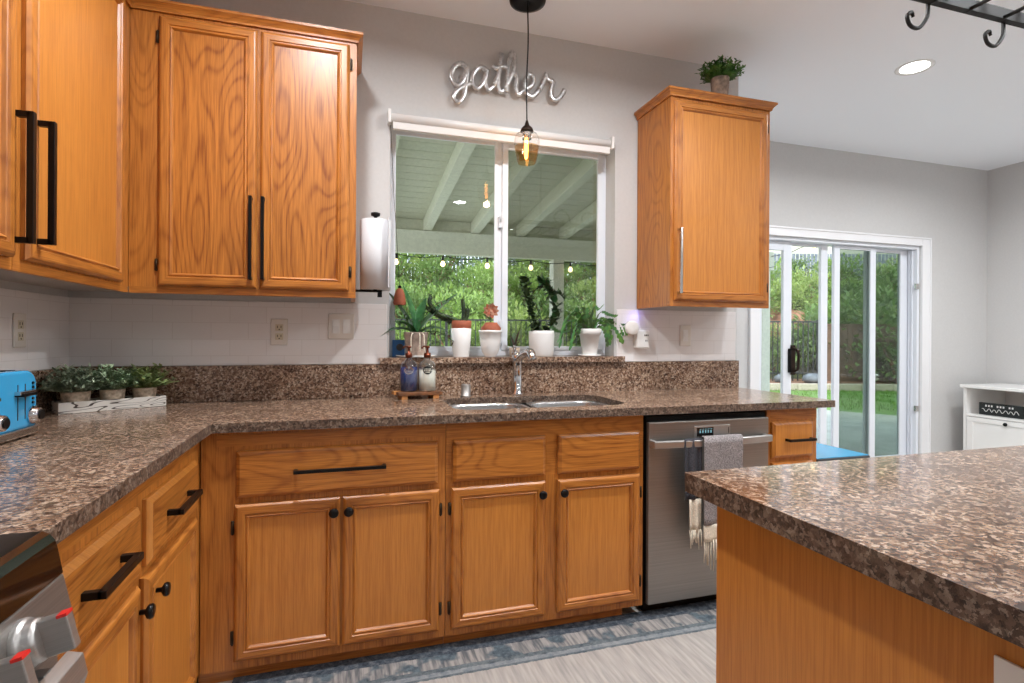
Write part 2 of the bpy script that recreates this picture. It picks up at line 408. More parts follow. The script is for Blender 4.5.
# ------------------------------------------------------------------ room shell
WX0, WX1, WZ0, WZ1 = 1.32, 2.548, 1.075, 2.287      # kitchen window opening
DX0, DX1, DZ1 = 4.311, 6.10, 2.05                   # sliding door opening
XR, XE, YF, YB = 6.966, 3.37, .889, -6.0
def wall_with_hole(name, x0, x1, y0, y1, hx0, hx1, hz0, hz1):
    b = MB()
    b.box(x0, hx0, y0, y1, 0, ZC, 'wall_paint').box(hx1, x1, y0, y1, 0, ZC, 'wall_paint')
    b.box(hx0, hx1, y0, y1, hz1, ZC, 'wall_paint')
    if hz0 > 0: b.box(hx0, hx1, y0, y1, 0, hz0, 'wall_paint')
    return struct(b.build(name))
wall_with_hole('wall_back', -.15, XE, 0, .16, WX0, WX1, WZ0, WZ1)
wall_with_hole('wall_far', XE, XR + .15, YF, YF + .16, DX0, DX1, 0, DZ1)
struct(MB().box(XE, XE + .001, .16, YF, 0, ZC, 'wall_paint').box(XE - .15, XE, .16, YF + .16, 0, ZC, 'wall_paint').build('wall_return'))
struct(MB().box(-.15, 0, YB, 0, 0, ZC, 'wall_paint').build('wall_left'))
struct(MB().box(XR, XR + .15, YB, YF, 0, ZC, 'wall_paint').build('wall_right'))
struct(MB().box(-.15, XR + .15, YB - .15, YB, 0, ZC, 'wall_paint').build('wall_front'))
struct(MB().box(-.15, XR + .15, YB - .15, YF + .16, -.1, 0, 'floor_planks').build('floor'))
struct(MB().box(-.15, XE, YB - .15, .16, ZC, ZC + .1, 'ceiling_paint').box(XE, XR + .15, YB - .15, YF + .16, ZC, ZC + .1, 'ceiling_paint').build('ceiling'))
struct(MB().box(DX1 + .104, XR - .02, YF - .014, YF, 0, .09, 'white_trim').build('baseboard_far', bevel=.004))
struct(MB().box(XR - .014, XR, YB, YF, 0, .09, 'white_trim').build('baseboard_right', bevel=.004))

# glazed tile field on the walls above the stone upstand
TZ0, TZ1 = ZT + .16, 1.366
t_ = MB().box(.008, WX0 - .012, -.008, -.0005, TZ0, TZ1, 'tile').box(WX1 + .012, 3.354, -.008, -.0005, TZ0, TZ1, 'tile')
struct(t_.build('trim_1', bevel=.002), 'pale glazed tile on the wall beside the kitchen window')
struct(MB().box(.0005, .008, -1.72, -.0005, TZ0, TZ1, 'tile').build('trim_2', bevel=.002), 'pale glazed tile on the left wall')

# ------------------------------------------------------------------ kitchen window
win = thing('window_1', (0, 0, 0), 'white vinyl sliding kitchen window over the sink with stone sill', 'window'); win['kind'] = 'structure'
del win['category']
YW = .105
def frame4(b, x0, x1, z0, z1, y0, y1, w, mat, wt=None, wb=None):
    wt = wt or w; wb = wb or w
    b.box(x0, x0 + w, y0, y1, z0, z1, mat).box(x1 - w, x1, y0, y1, z0, z1, mat)
    b.box(x0 + w, x1 - w, y0, y1, z1 - wt, z1, mat).box(x0 + w, x1 - w, y0, y1, z0, z0 + wb, mat)
frame4(b := MB(), WX0, WX1, WZ0 + .03, WZ1, YW + .005, YW + .05, .018, 'vinyl', wb=.03); b.build('window_frame', win, bevel=.003)
s1 = MB(); frame4(s1, WX0 + .018, 1.925, WZ0 + .06, WZ1 - .018, YW + .012, YW + .03, .02, 'vinyl', wb=.022)
s1.box(1.882, 1.905, YW + .004, YW + .012, WZ0 + .06, WZ1 - .018, 'vinyl'); s1 = s1.build('sash', win, bevel=.003)
MB().box(WX0 + .038, 1.905, YW + .019, YW + .023, WZ0 + .08, WZ1 - .036, 'pane').build('glass_pane', s1)
s2 = MB(); frame4(s2, 1.925, WX1 - .018, WZ0 + .06, WZ1 - .022, YW + .0, YW + .022, .034, 'vinyl', wb=.022); s2 = s2.build('sash', win, bevel=.004)
MB().box(1.959, WX1 - .052, YW + .009, YW + .013, WZ0 + .08, WZ1 - .056, 'pane').build('glass_pane', s2)
MB().box(1.93, WX1 - .02, YW + .04, YW + .042, WZ0 + .06, WZ1 - .02, 'screen').build('insect_screen', win)
lt = MB().box(1.903, 1.923, YW - .012, YW + .006, 1.80, 1.86, 'vinyl').tube([(1.913, YW - .014, 1.83), (1.913, YW - .03, 1.86), (1.913, YW - .03, 1.88)], .006, 'vinyl')
lt.build('latch', win, bevel=.002)
MB().box(1.905, 1.922, YW - .014, YW + .004, 1.17, 1.30, 'vinyl').build('sash_pull', win, bevel=.004)
MB().slab([(WX0 - .045, -.045), (WX1 + .045, -.045), (WX1 + .045, -.0005), (WX1, -.0005), (WX1, YW + .05), (WX0, YW + .05), (WX0, -.0005), (WX0 - .045, -.0005)], [], WZ0, 1.105, 'granite', 'granite').build('stone_sill', win)

blind = thing('roller_shade', (1.31, -.03, 2.275), 'rolled up white roller shade above the kitchen window', 'blind')
b = MB(); b.lathe([(.021, .0), (.021, 1.175)], (.012, 0, 0), 'white_gloss', 'x', 20); b.build('shade_roll', blind)
MB().box(.02, 1.19, -.004, .02, -.055, -.018, 'white_matte').build('hem_bar', blind, bevel=.003)
for x in (0, 1.195):
    q = MB().box(x - .004, x + .010, -.026, .028, -.032, .032, 'white_gloss').lathe([(.007, 0), (.007, .02)], (x - .004, -.01, .0), 'steel_bright', 'x', 10)
    q.build('bracket', blind, bevel=.002)

# ------------------------------------------------------------------ sliding patio door
door = thing('door_1', (0, 0, 0), 'white framed sliding glass door to the patio', 'door'); door['kind'] = 'structure'; del door['category']
b = MB(); y0, y1 = YF - .02, YF
b.box(DX0 - .098, DX0, y0, y1, 0, DZ1 + .075, 'white_trim').box(DX1, DX1 + .104, y0, y1, 0, DZ1 + .075, 'white_trim').box(DX0, DX1, y0, y1, DZ1, DZ1 + .075, 'white_trim')
b.box(DX0 - .098, DX1 + .104, y0 - .008, y0, DZ1 + .06, DZ1 + .075, 'white_trim').box(DX1 + .09, DX1 + .104, y0 - .008, y0, 0, DZ1 + .06, 'white_trim').box(DX0 - .098, DX0 - .084, y0 - .008, y0, 0, DZ1 + .06, 'white_trim')
b.build('casing', door, bevel=.003)
b = MB(); frame4(b, DX0, DX1, 0, DZ1, YF + .01, YF + .15, .028, 'vinyl'); b.box(DX0 + .028, DX1 - .028, YF + .05, YF + .058, .028, .045, 'vinyl')
for yy in (.045, .075, .105): b.box(DX1 - .04, DX1 - .028, YF + yy, YF + yy + .006, .03, DZ1 - .03, 'vinyl')
b.build('door_frame', door, bevel=.002)
YD = YF + .06
def panel(x0, x1, yy, wl, wr, wt, mat, lab=None):
    q = MB(); q.box(x0, x0 + wl, yy, yy + .03, .03, DZ1 - .03, 'vinyl').box(x1 - wr, x1, yy, yy + .03, .03, DZ1 - .03, 'vinyl')
    q.box(x0 + wl, x1 - wr, yy, yy + .03, DZ1 - .03 - wt, DZ1 - .03, 'vinyl').box(x0 + wl, x1 - wr, yy, yy + .03, .03, .14, 'vinyl')
    q = q.build('door_panel', door, bevel=.003)
    MB().box(x0 + wl, x1 - wr, yy + .012, yy + .018, .14, DZ1 - .03 - wt, mat).build('glass_pane', q); return q
pa = panel(4.345, 4.705, YD - .002, .055, .085, .075, 'pane')
panel(4.70, 5.13, YD + .034, .0401, .072, .02, 'pane')
panel(5.165, 5.64, YD - .002, .062, .062, .03, 'pane_tint')
panel(5.57, 6.065, YD + .034, .066, .082, .03, 'pane_tint')
h = MB(); h.box(4.665, 4.69, YD - .02, YD - .004, .92, 1.12, 'black_metal').box(4.69, 4.735, YD - .016, YD - .006, .90, 1.15, 'bronze')
h.tube(catmull([(4.70, YD - .012, .92), (4.715, YD - .06, .95), (4.718, YD - .065, 1.03), (4.715, YD - .06, 1.1), (4.70, YD - .012, 1.13)]), .011, 'bronze', 10)
h.build('door_handle', pa, bevel=.003)
for z in (.55, 1.66): MB().box(DX1 - .05, DX1 - .012, YF - .002, YF + .02, z, z + .05, 'steel_bright').build('latch_keeper', door, bevel=.003)

# ------------------------------------------------------------------ cabinets
DOORP = [(0, 0), (0, .010), (.007, .018), (.012, .0195), (.032, .0195), (.035, .015), (.038, .015), (.042, .0185), (.045, .0165), (.050, .009)]
DRAWP = [(0, 0), (0, .009), (.004, .013), (.013, .019)]
def cab_door(par, x0, x1, z0, z1, yb, hinge_side, hz=None, pm='oak_panel'):
    d = MB().rings(x0, x1, z0, z1, yb, DOORP, 'oak_upright', 'oak_level', pm).build('cabinet_door', par)
    for z in hz or (z0 + .08, z1 - .08):
        hx = x0 - .006 if hinge_side < 0 else x1 + .006
        MB().box(hx - .006, hx + .006, yb - .006, yb, z - .022, z + .022, 'hinge').lathe([(.0035, -.024), (.0035, .024)], (hx, yb - .007, z), 'hinge', 'z', 8).build('hinge', d)
    return d
def knob(par, x, z, yf):
    return MB().lathe([(.006, 0), (.006, .012), (.016, .018), (.0175, .024), (.015, .029), (.004, .030)], (x, yf, z), 'black_metal', 'y', 20).build('knob', par)
def pull(par, x, z, yf, L, vert=False, mat='black_metal', r=.006, off=.034):
    q = MB()
    if vert:
        q.box(x - r, x + r, yf - off, yf - off + 2 * r, z, z + L, mat)
        for zz in (z, z + L - 2 * r): q.box(x - r, x + r, yf - off + r, yf, zz, zz + 2 * r, mat)
    else:
        q.box(x, x + L, yf - off, yf - off + 2 * r, z - r, z + r, mat)
        for xx in (x, x + L - 2 * r): q.box(xx, xx + 2 * r, yf - off + r, yf, z - r, z + r, mat)
    return q.build('handle', par, bevel=.0012)
FB = .65       # base cabinet face frame distance from the wall
ZB, ZBT = .056, .880
def base_body(par, x0, x1, openings, depth=FB, stiles=()):
    q = MB(); yf = -depth
    q.box(x0, x1, yf, -.03, ZB, ZBT, 'oak_upright')
    return q.build('carcass', par, bevel=.0015)
def toe(par, x0, x1, depth=.615):
    return MB().box(x0, x1, -depth, -depth + .02, 0, ZB, 'oak_level').build('toe_kick', par)

# unit under the worktop left of the sink
A = thing('base_cabinet', (0, 0, 0), 'oak base cabinet with one wide drawer over two doors, left of the sink unit', 'cabinet')
q = MB().box(.652, 1.4895, -FB, -.03, ZB, ZBT, 'oak_upright').box(.70, 1.4895, -FB - .0012, -FB, .828, .868, 'oak_level').build('carcass', A)
toe(A, .64, 1.4895)
d = MB().rings(.762, 1.459, .65, .812, -FB - .001, DRAWP, 'oak_drawer', 'oak_drawer', 'oak_drawer').build('drawer', A)
pull(d, .949, .735, -FB - .02, .315)
d = cab_door(A, .758, 1.105, .088, .628, -FB - .001, -1, pm='oak_plain'); knob(d, 1.083, .580, -FB - .02)
d = cab_door(A, 1.113, 1.465, .088, .628, -FB - .001, 1, pm='oak_plain'); knob(d, 1.134, .580, -FB - .02)
# sink unit
Bc = thing('sink_cabinet', (0, 0, 0), 'oak sink base cabinet with two false drawer fronts over two doors', 'cabinet')
MB().box(1.4915, 2.349, -FB, -.03, ZB, ZBT - .23, 'oak_upright').box(1.4915, 2.349, -FB, -.622, ZBT - .23, ZBT, 'oak_level').build('carcass', Bc)
toe(Bc, 1.4915, 2.27)
for x0, x1 in ((1.517, 1.896), (1.951, 2.327)):
    MB().rings(x0, x1, .650, .812, -FB - .001, DRAWP, 'oak_drawer', 'oak_drawer', 'oak_drawer').build('false_drawer_front', Bc)
d = cab_door(Bc, 1.512, 1.896, .086, .628, -FB - .001, -1, pm='oak_plain'); knob(d, 1.876, .580, -FB - .02)
d = cab_door(Bc, 1.949, 2.328, .086, .628, -FB - .001, 1, pm='oak_plain'); knob(d, 1.968, .580, -FB - .02)
# narrow unit at the end of the run
Ec = thing('end_cabinet', (0, 0, 0), 'narrow oak end cabinet with a small drawer, right of the dishwasher', 'cabinet')
MB().box(3.0, 3.293, -FB, -.03, ZB, ZBT, 'oak_upright').box(3.02, 3.293, -FB - .0012, -FB, .828, .868, 'oak_level').build('carcass', Ec); toe(Ec, 3.0, 3.293)
d = MB().rings(3.022, 3.26, .650, .818, -FB - .001, DRAWP, 'oak_upright', 'oak_upright', 'oak_plain').build('drawer', Ec); pull(d, 3.088, .735, -FB - .02, .155)
d = cab_door(Ec, 3.022, 3.26, .086, .628, -FB - .001, 1); knob(d, 3.045, .58, -FB - .02)
# left run between the corner and the stove: built facing -y, then turned to face +x
L = thing('corner_base_cabinet', (0, 0, 0), 'oak base cabinet with two drawers over two doors beside the stove', 'cabinet', PI / 2)
MB().box(-1.712, -.02, -.648, -.03, ZB, ZBT, 'oak_upright').box(-1.712, -.66, -.6492, -.648, .826, .868, 'oak_level').build('carcass', L)
MB().box(-1.712, -.60, -.615, -.595, 0, ZB, 'oak_level').build('toe_kick', L)
for x0, x1, hx, hl, kx in ((-1.60, -1.240, -1.545, .19, -1.256), (-1.182, -.745, -1.062, .20, -1.142)):
    if x0 < -1.5: x0 = -1.70
    d = MB().rings(x0, x1, .645, .808, -.649, DRAWP, 'oak_plain', 'oak_plain', 'oak_drawer').build('drawer', L)
    pull(d, hx, .735, -.668, hl, r=.0075, off=.04)
    d = cab_door(L, x0 if x0 < -1.5 else -1.200, x1, .088, .622, -.649, -1 if x0 < -1.5 else 1, pm='oak_plain'); knob(d, kx, .566, -.668)

# upper cabinets
ZU0, ZU1 = 1.371, 2.462
def crown(par, x0, x1, yf, left=False, right=False, z=2.455):
    """small crown moulding along the front of an upper cabinet with optional returns to the wall"""
    prof = [(0, -.004), (.006, -.004), (.007, .004), (.012, .012), (.020, .020), (.025, .024), (.025, .034), (0, .034)]
    pts = []
    q = MB(); vs = []
    path = []
    if left: path.append((x0, -.0095, -1, 0))
    path.append((x0, yf, -1 if left else 0, -1)); path.append((x1, yf, 1 if right else 0, -1))
    if right: path.append((x1, -.0095, 1, 0))
    n = len(prof)
    for (x, y, ox, oy) in path:
        for p, h_ in prof: vs.append((x + ox * p, y + oy * p, z + h_))
    fs = []
    for j in range(len(path) - 1):
        for k in range(n): a, b_ = j * n + k, j * n + (k + 1) % n; fs.append((a, a + n, b_ + n, b_))
    fs += [tuple(range(n)), tuple((len(path) - 1) * n + k for k in range(n))[::-1]]
    q.add(vs, fs, 'oak_level'); return q.build('crown_moulding', par)
U = thing('upper_cabinet', (0, 0, 0), 'tall oak wall cabinet with two doors, left of the kitchen window', 'cabinet')
MB().box(.330, 1.157, -.329, -.0095, ZU0 + .025, ZU1, 'oak_upright').box(.330, 1.157, -.329, -.310, ZU0, ZU0 + .025, 'oak_level').box(1.139, 1.157, -.31, -.0095, ZU0, ZU0 + .025, 'oak_level').box(.45, 1.10, -.3302, -.329, ZU0 + .002, ZU0 + .028, 'oak_level').build('carcass', U)
MB().box(.332, 1.138, -.309, -.0095, ZU0 + .022, ZU0 + .0249, 'cabinet_under').build('underside', U)
d = cab_door(U, .429, .774, 1.400, 2.435, -.330, -1); pull(d, .755, 1.432, -.349, .33, True)
d = cab_door(U, .786, 1.128, 1.400, 2.435, -.330, 1); pull(d, .800, 1.432, -.349, .33, True)
crown(U, .329, 1.157, -.331, right=True)
V = thing('upper_cabinet', (0, 0, 0), 'oak wall cabinet in the left corner, its door beside the cabinet with twin doors', 'cabinet', PI / 2)
MB().box(-1.062, -.012, -.328, -.0095, ZU0 + .025, ZU1, 'oak_upright').box(-1.062, -.332, -.328, -.31, ZU0, ZU0 + .025, 'oak_level').build('carcass', V)
MB().box(-1.061, -.012, -.309, -.0095, ZU0 + .022, ZU0 + .0249, 'cabinet_under').build('underside', V)
d = cab_door(V, -1.030, -.418, 1.402, 2.435, -.329, 1, pm='oak_plain'); pull(d, -.990, 1.448, -.348, .325, True, r=.0075, off=.038)
crown(V, -1.062, -.33, -.331)
V2 = thing('upper_cabinet', (0, 0, 0), 'oak wall cabinet cut off by the left edge of the photo', 'cabinet', PI / 2)
MB().box(-1.90, -1.064, -.328, -.0095, ZU0 + .025, ZU1, 'oak_upright').box(-1.90, -1.064, -.328, -.31, ZU0, ZU0 + .025, 'oak_level').build('carcass', V2)
MB().box(-1.90, -1.065, -.309, -.0095, ZU0 + .022, ZU0 + .0249, 'cabinet_under').build('underside', V2)
d = cab_door(V2, -1.69, -1.080, 1.402, 2.435, -.329, -1, pm='oak_plain'); pull(d, -1.088, 1.436, -.348, .325, True, r=.0075, off=.038)
crown(V2, -1.90, -1.064, -.331)
W = thing('upper_cabinet', (0, 0, 0), 'single door oak wall cabinet with a plant on top, right of the window', 'cabinet')
MB().box(2.684, 3.302, -.329, -.0095, ZU0 + .025, ZU1, 'oak_upright').box(2.684, 3.302, -.329, -.310, ZU0, ZU0 + .025, 'oak_level').box(2.684, 2.702, -.31, -.0095, ZU0, ZU0 + .025, 'oak_upright').build('carcass', W)
MB().box(2.703, 3.301, -.309, -.0095, ZU0 + .022, ZU0 + .0249, 'cabinet_under').build('underside', W)
MB().box(2.684, 2.706, -.3335, -.3295, ZU0, ZU1, 'oak_upright').build('face_stile', W)
d = cab_door(W, 2.704, 3.278, 1.400, 2.415, -.330, 1, pm='oak_plain'); pull(d, 2.722, 1.432, -.349, .33, True, mat='steel_bright')
crown(W, 2.684, 3.302, -.334, left=True, right=True, z=2.44)

# ------------------------------------------------------------------ worktop, upstand, sink
def rrect(x0, x1, y0, y1, r, n=6):
    out = []
    for cx_, cy_, a0 in ((x1 - r, y0 + r, -PI / 2), (x1 - r, y1 - r, 0), (x0 + r, y1 - r, PI / 2), (x0 + r, y0 + r, PI)):
        for k in range(n + 1): a = a0 + PI / 2 * k / n; out.append((cx_ + r * math.cos(a), cy_ + r * math.sin(a)))
    return out
bowlL = rrect(1.545, 1.925, -.575, -.165, .09); bowlR = rrect(1.955, 2.335, -.575, -.165, .09)
outer = [(.0005, -1.716), (.692, -1.716), (.692, -.692), (3.365, -.692), (3.365, -.001), (.0005, -.001)]
wt = MB().slab(outer, [rrect(1.545, 2.335, -.575, -.165, .09)], ZBT + .002, ZT, 'granite', 'granite_edge')
wt.build('worktop', bevel=.003); tag(bpy.data.objects['worktop'], 'brown speckled granite worktop running round the corner over the base cabinets', 'worktop')
ub = MB().box(.0205, 3.368, -.0205, -.0092, ZT + .0005, TZ0, 'granite').box(.0092, .0205, -1.716, -.0092, ZT + .0005, TZ0, 'granite').box(.0205, 3.368, -.021, -.0204, TZ0 - .001, TZ0, 'granite_edge')
tag(ub.build('stone_upstand', bevel=.001), 'low granite backsplash strip along the back of the worktop', 'backsplash')
sk = thing('kitchen_sink', (1.94, -.37, ZT - .03), 'stainless double bowl undermount sink under the window', 'sink')
def bowl(x0, x1, y0, y1, name='bowl'):
    q = MB(); loops = []
    for ins, z in ((-.012, .002), (0, .002), (.004, -.01), (.012, -.15), (.04, -.18), (.12, -.185)):
        r = max(.02, .09 - ins); loops.append([(x, y, z) for x, y in rrect(x0 + ins, x1 - ins, y0 + ins, y1 - ins, r if ins < .1 else .03)])
    n = len(loops[0]); vs = [p for l_ in loops for p in l_]
    fs = [(j * n + k, j * n + (k + 1) % n, (j + 1) * n + (k + 1) % n, (j + 1) * n + k) for j in range(len(loops) - 1) for k in range(n)]
    fs.append(tuple((len(loops) - 1) * n + k for k in range(n)))
    q.add(vs, fs, 'steel_sink', True); q.lathe([(.04, -.183), (.028, -.182), (.02, -.188)], ((x0 + x1) / 2, (y0 + y1) / 2, 0), 'chrome', n=20, caps=False)
    return q.build(name, sk)
bowl(-.383, -.02, -.195, .195); bowl(.02, .383, -.195, .195)
MB().box(-.012, .012, -.19, .19, -.02, -.002, 'steel_sink').build('divider', sk, bevel=.005)

fa = thing('faucet', (1.955, -.085, ZT + .0005), 'chrome single lever pull out kitchen faucet behind the sink', 'faucet')
MB().lathe([(.031, 0), (.031, .006), (.025, .012), (.023, .10), (.024, .16), (.027, .17), (.027, .20), (.018, .215)], (0, 0, 0), 'chrome', n=24).build('body', fa)
MB().tube(catmull([(-.006, 0, .165), (.006, -.035, .195), (.024, -.075, .216), (.034, -.105, .218), (.038, -.122, .200), (.040, -.130, .185)]), [.017] * 6 + [.018] * 6 + [.020] * 6 + [.022] * 6 + [.022] * 7, 'chrome', 16).build('spout', fa)
MB().tube(catmull([(-.004, 0, .20), (-.020, -.012, .222), (-.022, -.03, .25)]), [.016] * 6 + [.009] * 7, 'chrome', 12).build('lever', fa)
ag = tag(MB().lathe([(.026, 0), (.026, .004), (.0235, .005), (.0235, .055), (.021, .060)], (0, 0, 0), 'steel', n=24).build('air_gap_cap', loc=(1.686, -.098, ZT + .0005)), 'small chrome air gap cylinder on the worktop left of the faucet', 'air gap')

# ------------------------------------------------------------------ dishwasher with towel
dw = thing('dishwasher', (2.352, 0, 0), 'stainless steel dishwasher with bar handle between the oak cabinets', 'dishwasher')
MB().box(.014, .640, -.648, -.05, .06, .868, 'black_gap').box(.03, .62, -.60, -.56, 0, .06, 'black_gap').build('tub', dw)
fd = MB(); NS = 8
for k in range(NS):
    a0, a1 = .016 + .62 * k / NS, .016 + .62 * (k + 1) / NS
    fd.box(a0, a1, -.672, -.650, .062, .846, 'steel')
fd = MB().box(.012, .640, -.672, -.650, .062, .846, 'steel').build('front_panel', dw, bevel=.004)
dp = MB().box(.236, .425, -.676, -.672, .768, .822, 'steel_satin').build('control_panel', dw, bevel=.002)
MB().box(.250, .334, -.6775, -.676, .776, .814, 'black_glass').build('display', dp)
dt = MB()
for i, x in enumerate((.262, .276, .290, .304, .318)):
    dt.box(x, x + .006, -.678, -.6774, .790, .802, 'display').box(x, x + .009, -.678, -.6774, .806, .808, 'display')
dt.build('display_digits', dp)
MB().box(.414, .417, -.677, -.676, .785, .81, 'black_gap').build('status_light', dp)
hb = [(.012 + .61 * t_i / 12, -.705 - .022 * math.sin(PI * t_i / 12), .757) for t_i in range(13)]
q = MB(); vs = []
for x, y, z in hb: vs += [(x, y, z - .017), (x, y - .012, z - .014), (x, y - .012, z + .014), (x, y, z + .017)]
q.add(vs, [(4 * i + k, 4 * i + (k + 1) % 4, 4 * i + 4 + (k + 1) % 4, 4 * i + 4 + k) for i in range(12) for k in range(4)] + [(3, 2, 1, 0), (48, 49, 50, 51)], 'steel_satin')
for x in (.014, .602): q.box(x, x + .022, -.708, -.672, .743, .771, 'steel_satin')
q.build('handle', dw, bevel=.003)

def cloth(b, xs, zt, zb, y, mat, amp=.006, ph=0, n=24, rows=14, dx_bot=0.0, zcurve=0, thick=.004):
    """hanging cloth sheet with folds and a thickness"""
    x0, x1 = xs; vs = []
    for side in (0, 1):
        for j in range(rows + 1):
            t = j / rows
            for i in range(n + 1):
                u = i / n; zz = zt + (zb - zt) * t + zcurve * t * u
                yy = y - amp * (0.3 + t) * math.sin(ph + u * 11) - (thick if side == 0 else 0)
                vs.append((x0 + (x1 - x0) * u + dx_bot * t * (1 - u), yy, zz))
    N = (n + 1) * (rows + 1); fs = []
    for j in range(rows):
        for i in range(n):
            a = j * (n + 1) + i; fs.append((a, a + n + 1, a + n + 2, a + 1)); fs.append((N + a, N + a + 1, N + a + n + 2, N + a + n + 1))
    for i in range(n): a = i; fs.append((a, a + 1, N + a + 1, N + a)); a = rows * (n + 1) + i; fs.append((a, N + a, N + a + 1, a + 1))
    for j in range(rows): a = j * (n + 1); fs.append((a, N + a, N + a + n + 1, a + n + 1)); a += n; fs.append((a, a + n + 1, N + a + n + 1, N + a))
    b.add(vs, fs, mat, True); return b
tw = thing('dish_towel', (2.585, -.742, .77), 'grey woven dish towel with cream fringe hanging over the dishwasher handle', 'towel')
b = cloth(MB(), (.0, .20), .012, -.36, -.004, 'towel_grey', .005, .6)
b = cloth(b, (.005, .198), .012, -.005, .0, 'towel_grey', .001, .6, rows=2)
b.add([(x, y, z) for x in (0, .2) for y, z in ((-.006, .008), (-.003, .0165), (.014, .018), (.026, .014), (.028, .0))], [(k, k + 1, k + 6, k + 5) for k in range(4)], 'towel_grey', True)
b.build('towel_front', tw)
cloth(MB(), (.0, .2), -.36, -.43, -.004, 'towel_cream', .006, .6, rows=4).build('cream_band', tw)
fr = MB()
for i in range(18):
    x = .004 + .011 * i + R.uniform(-.002, .002); L_ = R.uniform(.08, .13)
    fr.tube([(x, -.008, -.425), (x + R.uniform(-.004, .004), -.010, -.47), (x + R.uniform(-.006, .006), -.012, -.43 - L_)], [.0035, .0035, .002], 'towel_cream', 5)
fr.build('fringe', tw)
cloth(MB(), (-.085, .0), .010, -.25, .014, 'towel_charcoal', .008, 2.2, n=14).build('towel_back', tw)
cloth(MB(), (-.062, -.0), -.25, -.385, .012, 'towel_cream', .007, 1.2, n=14, rows=5).build('cream_band', tw)
fr = MB()
for i in range(7):
    x = -.06 + .009 * i; L_ = R.uniform(.05, .09)
    fr.tube([(x, .006, -.38), (x + R.uniform(-.004, .004), .004, -.41), (x + R.uniform(-.006, .006), .003, -.38 - L_)], [.0035, .0035, .002], 'towel_cream', 5)
fr.build('fringe', tw)

# ------------------------------------------------------------------ island
isl = thing('kitchen_island', (0, 0, 0), 'oak kitchen island panel under the near granite top', 'island')
MB().box(1.897, 4.2, -3.55, -1.717, .0, .872, 'oak_plain').build('carcass', isl, bevel=.002)
pl = MB().box(1.8925, 1.897, -2.335, -2.243, .70, .826, 'white_gloss').build('outlet_plate', isl, bevel=.001)
MB().box(1.8915, 1.8925, -2.307, -2.272, .718, .808, 'ivory').build('receptacle', pl)
itop = MB().slab([(1.847, -3.6), (4.25, -3.6), (4.25, -1.672), (1.847, -1.672)], [], .8725, ZT, 'granite_polished', 'granite_edge').build('island_worktop', bevel=.003)
tag(itop, 'glossy brown granite island top reflecting the patio door', 'worktop')

# ------------------------------------------------------------------ stove
st = thing('stove', (0, -1.722, 0), 'stainless steel stove with black glass top at the lower left', 'stove')
MB().box(.03, .695, -.762, -.002, .02, .893, 'steel').build('body', st)
prof = [(.40, .893), (.40, .917), (.690, .917), (.700, .912), (.707, .902), (.710, .890), (.717, .850), (.695, .848), (.695, .893)]
def extr(b, prof, y0, y1, mat):
    n = len(prof); vs = [(x, y, z) for y in (y0, y1) for x, z in prof]
    fs = [(k, (k + 1) % n, (k + 1) % n + n, k + n) for k in range(n)]
    b.add(vs, [tuple(range(n))[::-1], tuple(range(n, 2 * n))] + fs, mat); return b
ct = extr(MB(), [(.03, .893), (.03, .917), (.690, .917), (.700, .912), (.707, .902), (.710, .890), (.717, .851), (.695, .851), (.695, .893)], -.764, 0, 'black_glass').build('cooktop', st, bevel=.0015)
MB().box(.702, .709, -.764, 0, .888, .891, 'steel_bright').build('trim_strip', ct)
for cx_, cy_, r in ((.5, -.2, .11), (.5, -.56, .09), (.22, -.2, .08), (.22, -.56, .1)):
    MB().lathe([(r, 0), (r, .0006), (r - .004, .0006), (r - .004, 0)], (cx_, cy_, .917), 'steel', n=40, caps=False).build('burner_ring', ct)
cpn = extr(MB(), [(.695, .77), (.695, .850), (.717, .850), (.734, .77), (.730, .762), (.695, .762)], -.762, 0, 'steel').build('control_panel', st, bevel=.002)
for yy in (-.125, -.225, -.38, -.545, -.645):
    k = MB().lathe([(.033, -.002), (.033, .006), (.029, .010), (.028, .020), (.024, .024)], (0, 0, 0), 'steel_satin', 'x', 32)
    k.box(.020, .056, -.008, .008, -.025, .025, 'steel_satin')
    k = k.build('knob', cpn, loc=(.727, yy, .808), bevel=.002); k.rotation_euler = (0, math.radians(-14), 0)
    mk = MB().box(.045, .0568, -.0084, .0084, .0215, .0254, 'red_paint').build('red_mark', k)
MB().box(.695, .712, -.758, -.004, .20, .745, 'steel').box(.712, .714, -.68, -.08, .32, .62, 'black_glass').build('oven_door', st, bevel=.003)
hd = MB()
hd.add([(x, y, z) for y in (-.725, -.052) for x, z in ((.738, .690), (.762, .694), (.770, .722), (.764, .752), (.744, .757), (.730, .724))],
       [(5, 4, 3, 2, 1, 0), (6, 7, 8, 9, 10, 11)] + [(k, (k + 1) % 6, (k + 1) % 6 + 6, k + 6) for k in range(6)], 'steel_satin')
for yy in (-.70, -.075): hd.box(.712, .742, yy - .012, yy + .012, .722, .742, 'steel_satin')
hd.build('oven_handle', st, bevel=.002)

